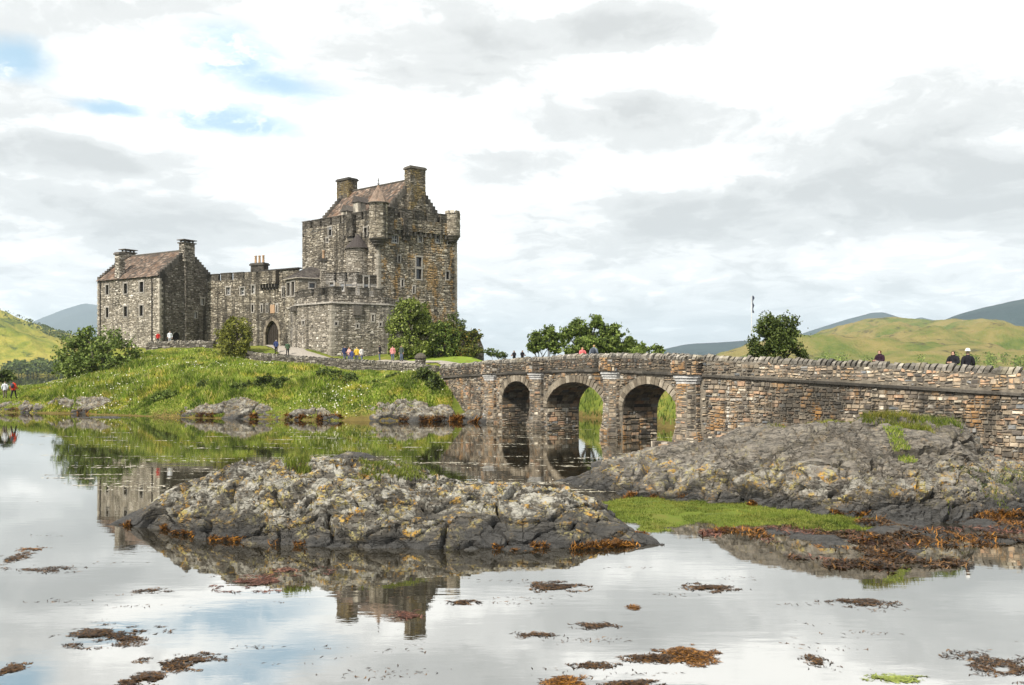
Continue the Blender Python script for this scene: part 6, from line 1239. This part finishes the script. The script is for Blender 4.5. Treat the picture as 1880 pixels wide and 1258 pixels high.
# ------------------------------------------------------------------ people
def body_base(pose):
    """joints of a 1.72 m figure facing -Y; returns points, edges, radii"""
    st = {'stand': (0.02, -0.02, 0.05, 0.05), 'walk': (0.24, -0.24, -0.16, 0.2), 'fold': (0.03, -0.03, -0.3, -0.3)}[pose]
    P = {'pel': (0, 0, .95), 'wai': (0, .0, 1.10), 'che': (0, .01, 1.30), 'nec': (0, .0, 1.47), 'hea': (0, -.02, 1.58), 'cro': (0, -.01, 1.68)}
    R = {'pel': (.155, .12), 'wai': (.14, .105), 'che': (.165, .12), 'nec': (.055, .055), 'hea': (.082, .098), 'cro': (.06, .07)}
    E = [('pel', 'wai'), ('wai', 'che'), ('che', 'nec'), ('nec', 'hea'), ('hea', 'cro')]
    for s, nm in ((-1, 'l'), (1, 'r')):
        sw = st[0] if s < 0 else st[1]; ar = st[2] if s < 0 else st[3]
        P.update({nm+'hip': (s*.09, 0, .88), nm+'kne': (s*.10, -sw*0.55-.02, .48), nm+'ank': (s*.10, -sw*0.9+(.06 if sw < 0 else 0), .085), nm+'toe': (s*.12, -sw*0.9-.15, .04),
                  nm+'sho': (s*.18, .01, 1.41), nm+'elb': (s*.25, .04+ar*0.3, 1.14), nm+'wri': (s*(.14 if pose == 'fold' else .26), -.06+ar, 0.93 if pose != 'fold' else 1.15), nm+'han': (s*(.06 if pose == 'fold' else .25), -.09+ar*1.05, .84 if pose != 'fold' else 1.17)})
        R.update({nm+'hip': (.095, .095), nm+'kne': (.062, .062), nm+'ank': (.045, .045), nm+'toe': (.04, .032), nm+'sho': (.068, .065), nm+'elb': (.048, .048), nm+'wri': (.034, .034), nm+'han': (.042, .026)})
        E += [('pel', nm+'hip'), (nm+'hip', nm+'kne'), (nm+'kne', nm+'ank'), (nm+'ank', nm+'toe'), ('che', nm+'sho'), (nm+'sho', nm+'elb'), (nm+'elb', nm+'wri'), (nm+'wri', nm+'han')]
        for q, (dx, dz_) in enumerate(((-.022, -.085), (-.008, -.1), (.007, -.095), (.021, -.08), (-.045, -.03))):      # four fingers and a thumb
            k = nm+'f%d' % q; h_ = P[nm+'han']; P[k] = (h_[0]+dx, h_[1]-.012, h_[2]+dz_) if pose != 'fold' else (h_[0]-s*.06+dx*0.3, h_[1]-.01, h_[2]+dx); R[k] = (.009, .009); E.append((nm+'han', k))
    return P, E, R
def make_body(pose):
    P, E, R = body_base(pose); K = list(P); me = bpy.data.meshes.new('body'); me.from_pydata([P[k] for k in K], [(K.index(a), K.index(b)) for a, b in E], [])
    o = bpy.data.objects.new('body_source', me); COL.objects.link(o); sk = o.modifiers.new('skin', 'SKIN'); sk.use_smooth_shade = True
    if not me.skin_vertices: me.attributes  # layer appears with the modifier below
    if not me.skin_vertices:
        import bmesh
        bm = bmesh.new(); bm.from_mesh(me); lay = bm.verts.layers.skin.verify(); bm.verts.ensure_lookup_table()
        for i, k in enumerate(K): bm.verts[i][lay].radius = R[k]; bm.verts[i][lay].use_root = (k == 'pel')
        bm.to_mesh(me); bm.free()
    else:
        for i, k in enumerate(K): me.skin_vertices[0].data[i].radius = R[k]; me.skin_vertices[0].data[i].use_root = (k == 'pel')
    o.modifiers.new('sub', 'SUBSURF').levels = 1; o.modifiers['sub'].render_levels = 1
    dg = bpy.context.evaluated_depsgraph_get(); ev = o.evaluated_get(dg); m2 = bpy.data.meshes.new_from_object(ev); bpy.data.objects.remove(o); m2.materials.clear(); m2.name = 'body'
    V = np.array([v.co[:] for v in m2.vertices]); Nn = np.array([v.normal[:] for v in m2.vertices]); Fc = [tuple(p.vertices) for p in m2.polygons]
    z0 = V[:, 2].min(); V[:, 2] -= z0
    cen = np.array([V[list(f)].mean(0) for f in Fc]); wr = 0.9 if pose != 'fold' else 9
    hand = (np.abs(cen[:, 0]) > .2) & (cen[:, 2] < .95) & (cen[:, 2] > .6) if pose != 'fold' else (np.abs(cen[:, 0]) < .12) & (cen[:, 1] < -.28)
    def shell(mask, off, lo=None):
        idx = sorted({i for f, m in zip(Fc, mask) if m for i in f}); mp = {a: b for b, a in enumerate(idx)}; return V[idx] + Nn[idx]*off, [tuple(mp[i] for i in f) for f, m in zip(Fc, mask) if m]
    top = (cen[:, 2] > .82) & (cen[:, 2] < 1.49) & ~hand; leg = (cen[:, 2] < .98) & (np.abs(cen[:, 0]) < .2) & ~hand & (cen[:, 2] > .1); sho = cen[:, 2] <= .11
    hair = (cen[:, 2] > 1.56) & ((cen[:, 1] > -.05) | (cen[:, 2] > 1.66))
    return {'body': (V, Fc), 'jacket': shell(top, .028), 'trousers': shell(leg, .014), 'shoes': shell(sho, .012), 'hair': shell(hair, .022)}
BODY = {}
for p_ in ('stand', 'walk', 'fold'):
    b = make_body(p_); BODY[p_] = {k: mesh(k, np.asarray(v[0]), v[1], None, True) for k, v in b.items()}
nose = mesh('nose', [(-.012, -.115, 1.56), (.012, -.115, 1.56), (0, -.145, 1.555), (0, -.118, 1.605)], [(0, 2, 1), (0, 3, 2), (1, 2, 3)])
eyes_v = [(sx*.03+dx, -.112, 1.6+dz_) for sx in (-1, 1) for dx, dz_ in ((-.012, 0), (0, -.007), (.012, 0), (0, .007))]
eyes = mesh('eyes', eyes_v, [(0, 1, 2, 3), (4, 5, 6, 7)])
CM = {}
def cloth(c):
    if c not in CM: CM[c] = plain('cloth_%d' % len(CM), c, 0.9, 0.1, 0.15)
    return CM[c]
skin = plain('skin', (0.45, 0.27, 0.19), 0.6, 0.3, 0.05)
def person(x, Y, z, face, pose, jacket, trousers, hair, label, group, h=1.72, extra=None):
    p = XY(x, Y); t = thing('person', (float(p[0]), float(p[1]), float(z)), label, 'person', group); k = h/1.72
    t.rotation_euler = (0, 0, math.radians(face)); t.scale = (k, k, k)
    for part, c in (('body', None), ('jacket', jacket), ('trousers', trousers), ('shoes', (0.03, 0.025, 0.02)), ('hair', hair)):
        o = bpy.data.objects.new(part, BODY[pose][part]); link(o, t)
        if not BODY[pose][part].materials: BODY[pose][part].materials.append(skin)
        o.material_slots[0].link = 'OBJECT'; o.material_slots[0].material = skin if c is None else cloth(c)
    b = [o for o in t.children if o.name.startswith('body')][0]
    for nm, me, m in (('nose', nose, skin), ('eyes', eyes, M['dark'])):
        if not me.materials: me.materials.append(m)
        o = bpy.data.objects.new(nm, me); link(o, b); o.location.z = 0.03
    if extra == 'pack':
        mbp = MB().lathe((0, .19), [(.10, 1.02), (.15, 1.06), (.16, 1.3), (.13, 1.42), (.06, 1.46)], 10); o = bpy.data.objects.new('rucksack', mesh('rucksack', mbp.v, mbp.f, cloth((0.06, 0.07, 0.09)), True)); link(o, t)
    if extra in ('hat', 'woolhat'):
        mbp = MB().lathe((0, -.015), [(.115, 1.68), (.118, 1.7), (.105, 1.76), (.06, 1.81), (.01, 1.825)] if extra == 'woolhat' else [(.16, 1.69), (.105, 1.7), (.10, 1.77), (.07, 1.81), (.01, 1.82)], 12); o = bpy.data.objects.new('hat', mesh('hat', mbp.v, mbp.f, cloth((0.7, 0.7, 0.68)), True)); link(o, t)
    return t
BLK, NAVY, DKB = (0.018, 0.018, 0.022), (0.03, 0.04, 0.10), (0.05, 0.035, 0.02)
g0 = 'walkers on the far left ledge'
zl = lambda x, Y, y: Zat(y, Y)
person(25, 90.2, Zat(731, 90.2), 170, 'walk', (0.52, 0.05, 0.025), BLK, DKB, 'person in a bright red jacket on the far left shore ledge', g0, 1.8, 'pack')
person(9, 90.4, Zat(731, 90.4), 200, 'stand', (0.55, 0.58, 0.6), (0.12, 0.10, 0.08), (0.25, 0.2, 0.15), 'person in a white top on the far left shore ledge', g0, 1.72)
def dk(s, side=-1.6):       # a spot on the roadway, s metres along the bridge line
    W_, q = (WB, s) if s < AB+LB else (WC, s-AB-LB); p = W_.pt(q, ctop(s)-0.98, side); return p
def on_bridge(xpix, s_lo, s_hi, side):
    b = min(np.linspace(s_lo, s_hi, 300), key=lambda s: abs(CX + F*dk(s, side)[0]/dk(s, side)[1] - xpix)); return dk(b, side)
def bperson(xpix, side, *a, **k):
    p = on_bridge(xpix, 0.5, AB+LB+LC-0.5, side); return person(CX + F*p[0]/p[1], p[1], p[2], *a, **k)
g1 = 'walkers on the bridge'
bperson(1070, -1.2, 20, 'fold', (0.62, 0.16, 0.16), (0.3, 0.25, 0.25), (0.5, 0.33, 0.14), 'fair-haired person in a pink top on the bridge above the arches', g1, 1.62)
bperson(1090, -1.3, 150, 'walk', (0.14, 0.16, 0.19), BLK, (0.35, 0.24, 0.12), 'person in dark grey facing away beside the pink top on the bridge', g1, 1.75, 'pack')
bperson(1618, -1.0, -60, 'fold', (0.03, 0.015, 0.025), (0.3, 0.22, 0.2), (0.10, 0.045, 0.02), 'brown-haired person in a plum jacket alone on the causeway', g1, 1.66)
bperson(1752, -1.0, -50, 'fold', BLK, BLK, (0.02, 0.015, 0.012), 'dark-haired person in black on the causeway, left of the pair', g1, 1.74)
bperson(1779, -1.2, 165, 'walk', BLK, BLK, (0.1, 0.08, 0.06), 'person in black with a white hat on the causeway', g1, 1.76, 'hat')
g2 = 'visitors behind the path wall'
for x, Y, fc, po_, jk, hr, lab, hh in ((633, 98.0, 30, 'stand', NAVY, DKB, 'person in a navy jacket, leftmost of the group under the bastion', 1.75), (641, 97.4, -40, 'fold', (0.6, 0.35, 0.3), (0.4, 0.16, 0.05), 'red-haired person in a pale pink top in the group under the bastion', 1.68),
        (646, 96.6, 150, 'stand', (0.05, 0.06, 0.16), DKB, 'shorter person in blue in the group under the bastion', 1.5), (655, 97.0, 180, 'stand', (0.55, 0.38, 0.05), (0.5, 0.38, 0.2), 'person in a yellow jacket under the bastion', 1.78), (664, 96.6, 40, 'walk', (0.6, 0.58, 0.55), DKB, 'person in a white top right of the yellow jacket', 1.7),
        (697, 96.0, -90, 'stand', BLK, BLK, 'person in black near the right corner of the bastion', 1.76), (721, 94.5, 10, 'stand', (0.6, 0.25, 0.24), DKB, 'person in a pink top and jeans just right of the bastion corner', 1.66), (737, 94.5, -30, 'stand', (0.06, 0.075, 0.065), BLK, 'person in dark green beside the pale-leaved bush', 1.76)):
    person(x, Y, float(tz(*XY(x, Y))) + 0.1, fc, po_, jk, (0.10, 0.12, 0.18), hr, lab, g2, hh)
person(457, 104.6, Zat(641, 104.6), 30, 'stand', (0.10, 0.28, 0.27), (0.5, 0.48, 0.44), (0.3, 0.2, 0.12), 'person in teal and pale trousers at the bend of the path wall', g2, 1.72)
person(507, 103.5, float(tz(*XY(507, 103.5)))+0.1, 170, 'stand', (0.04, 0.055, 0.14), BLK, (0.35, 0.3, 0.25), 'person in a bright blue jacket in front of the gateway', g2, 1.72)
person(528, 101.6, float(tz(*XY(528, 101.6)))+0.1, 190, 'walk', (0.06, 0.10, 0.06), BLK, BLK, 'person in dark green right of the gateway', g2, 1.62)
person(290, 109.5, Zat(632, 109.5), 0, 'stand', (0.38, 0.03, 0.025), BLK, DKB, 'person in red below the corner of the left house', g2, 1.5)
person(312, 111.0, Zat(633, 111.0), 20, 'stand', (0.62, 0.64, 0.68), (0.3, 0.3, 0.32), (0.4, 0.38, 0.36), 'person in white by the arched door of the left house', g2, 1.75)
for x, Y, fc, lab in ((944, 92, -40, 'left one of two people in black at the island end of the bridge'), (959, 91, 40, 'right one of two people in black at the island end of the bridge')):
    person(x, Y, Zat(671, Y), fc, 'fold', BLK, BLK, DKB, lab, g2, 1.6)

# ------------------------------------------------------------------ haze
def haze():
    m, nt = newmat('haze_air'); v = N(nt, 'VolumePrincipled', {'Color': (0.72, 0.87, 1.0, 1), 'Density': 0.95e-4, 'Anisotropy': 0.1}); o = N(nt, 'OutputMaterial'); nt.links.new(v.outputs[0], o.inputs['Volume'])
    mb = MB().box((0, 6500, 370), (24000, 16000, 746)); h = mb.build('haze', m); h['kind'] = 'stuff'
haze()
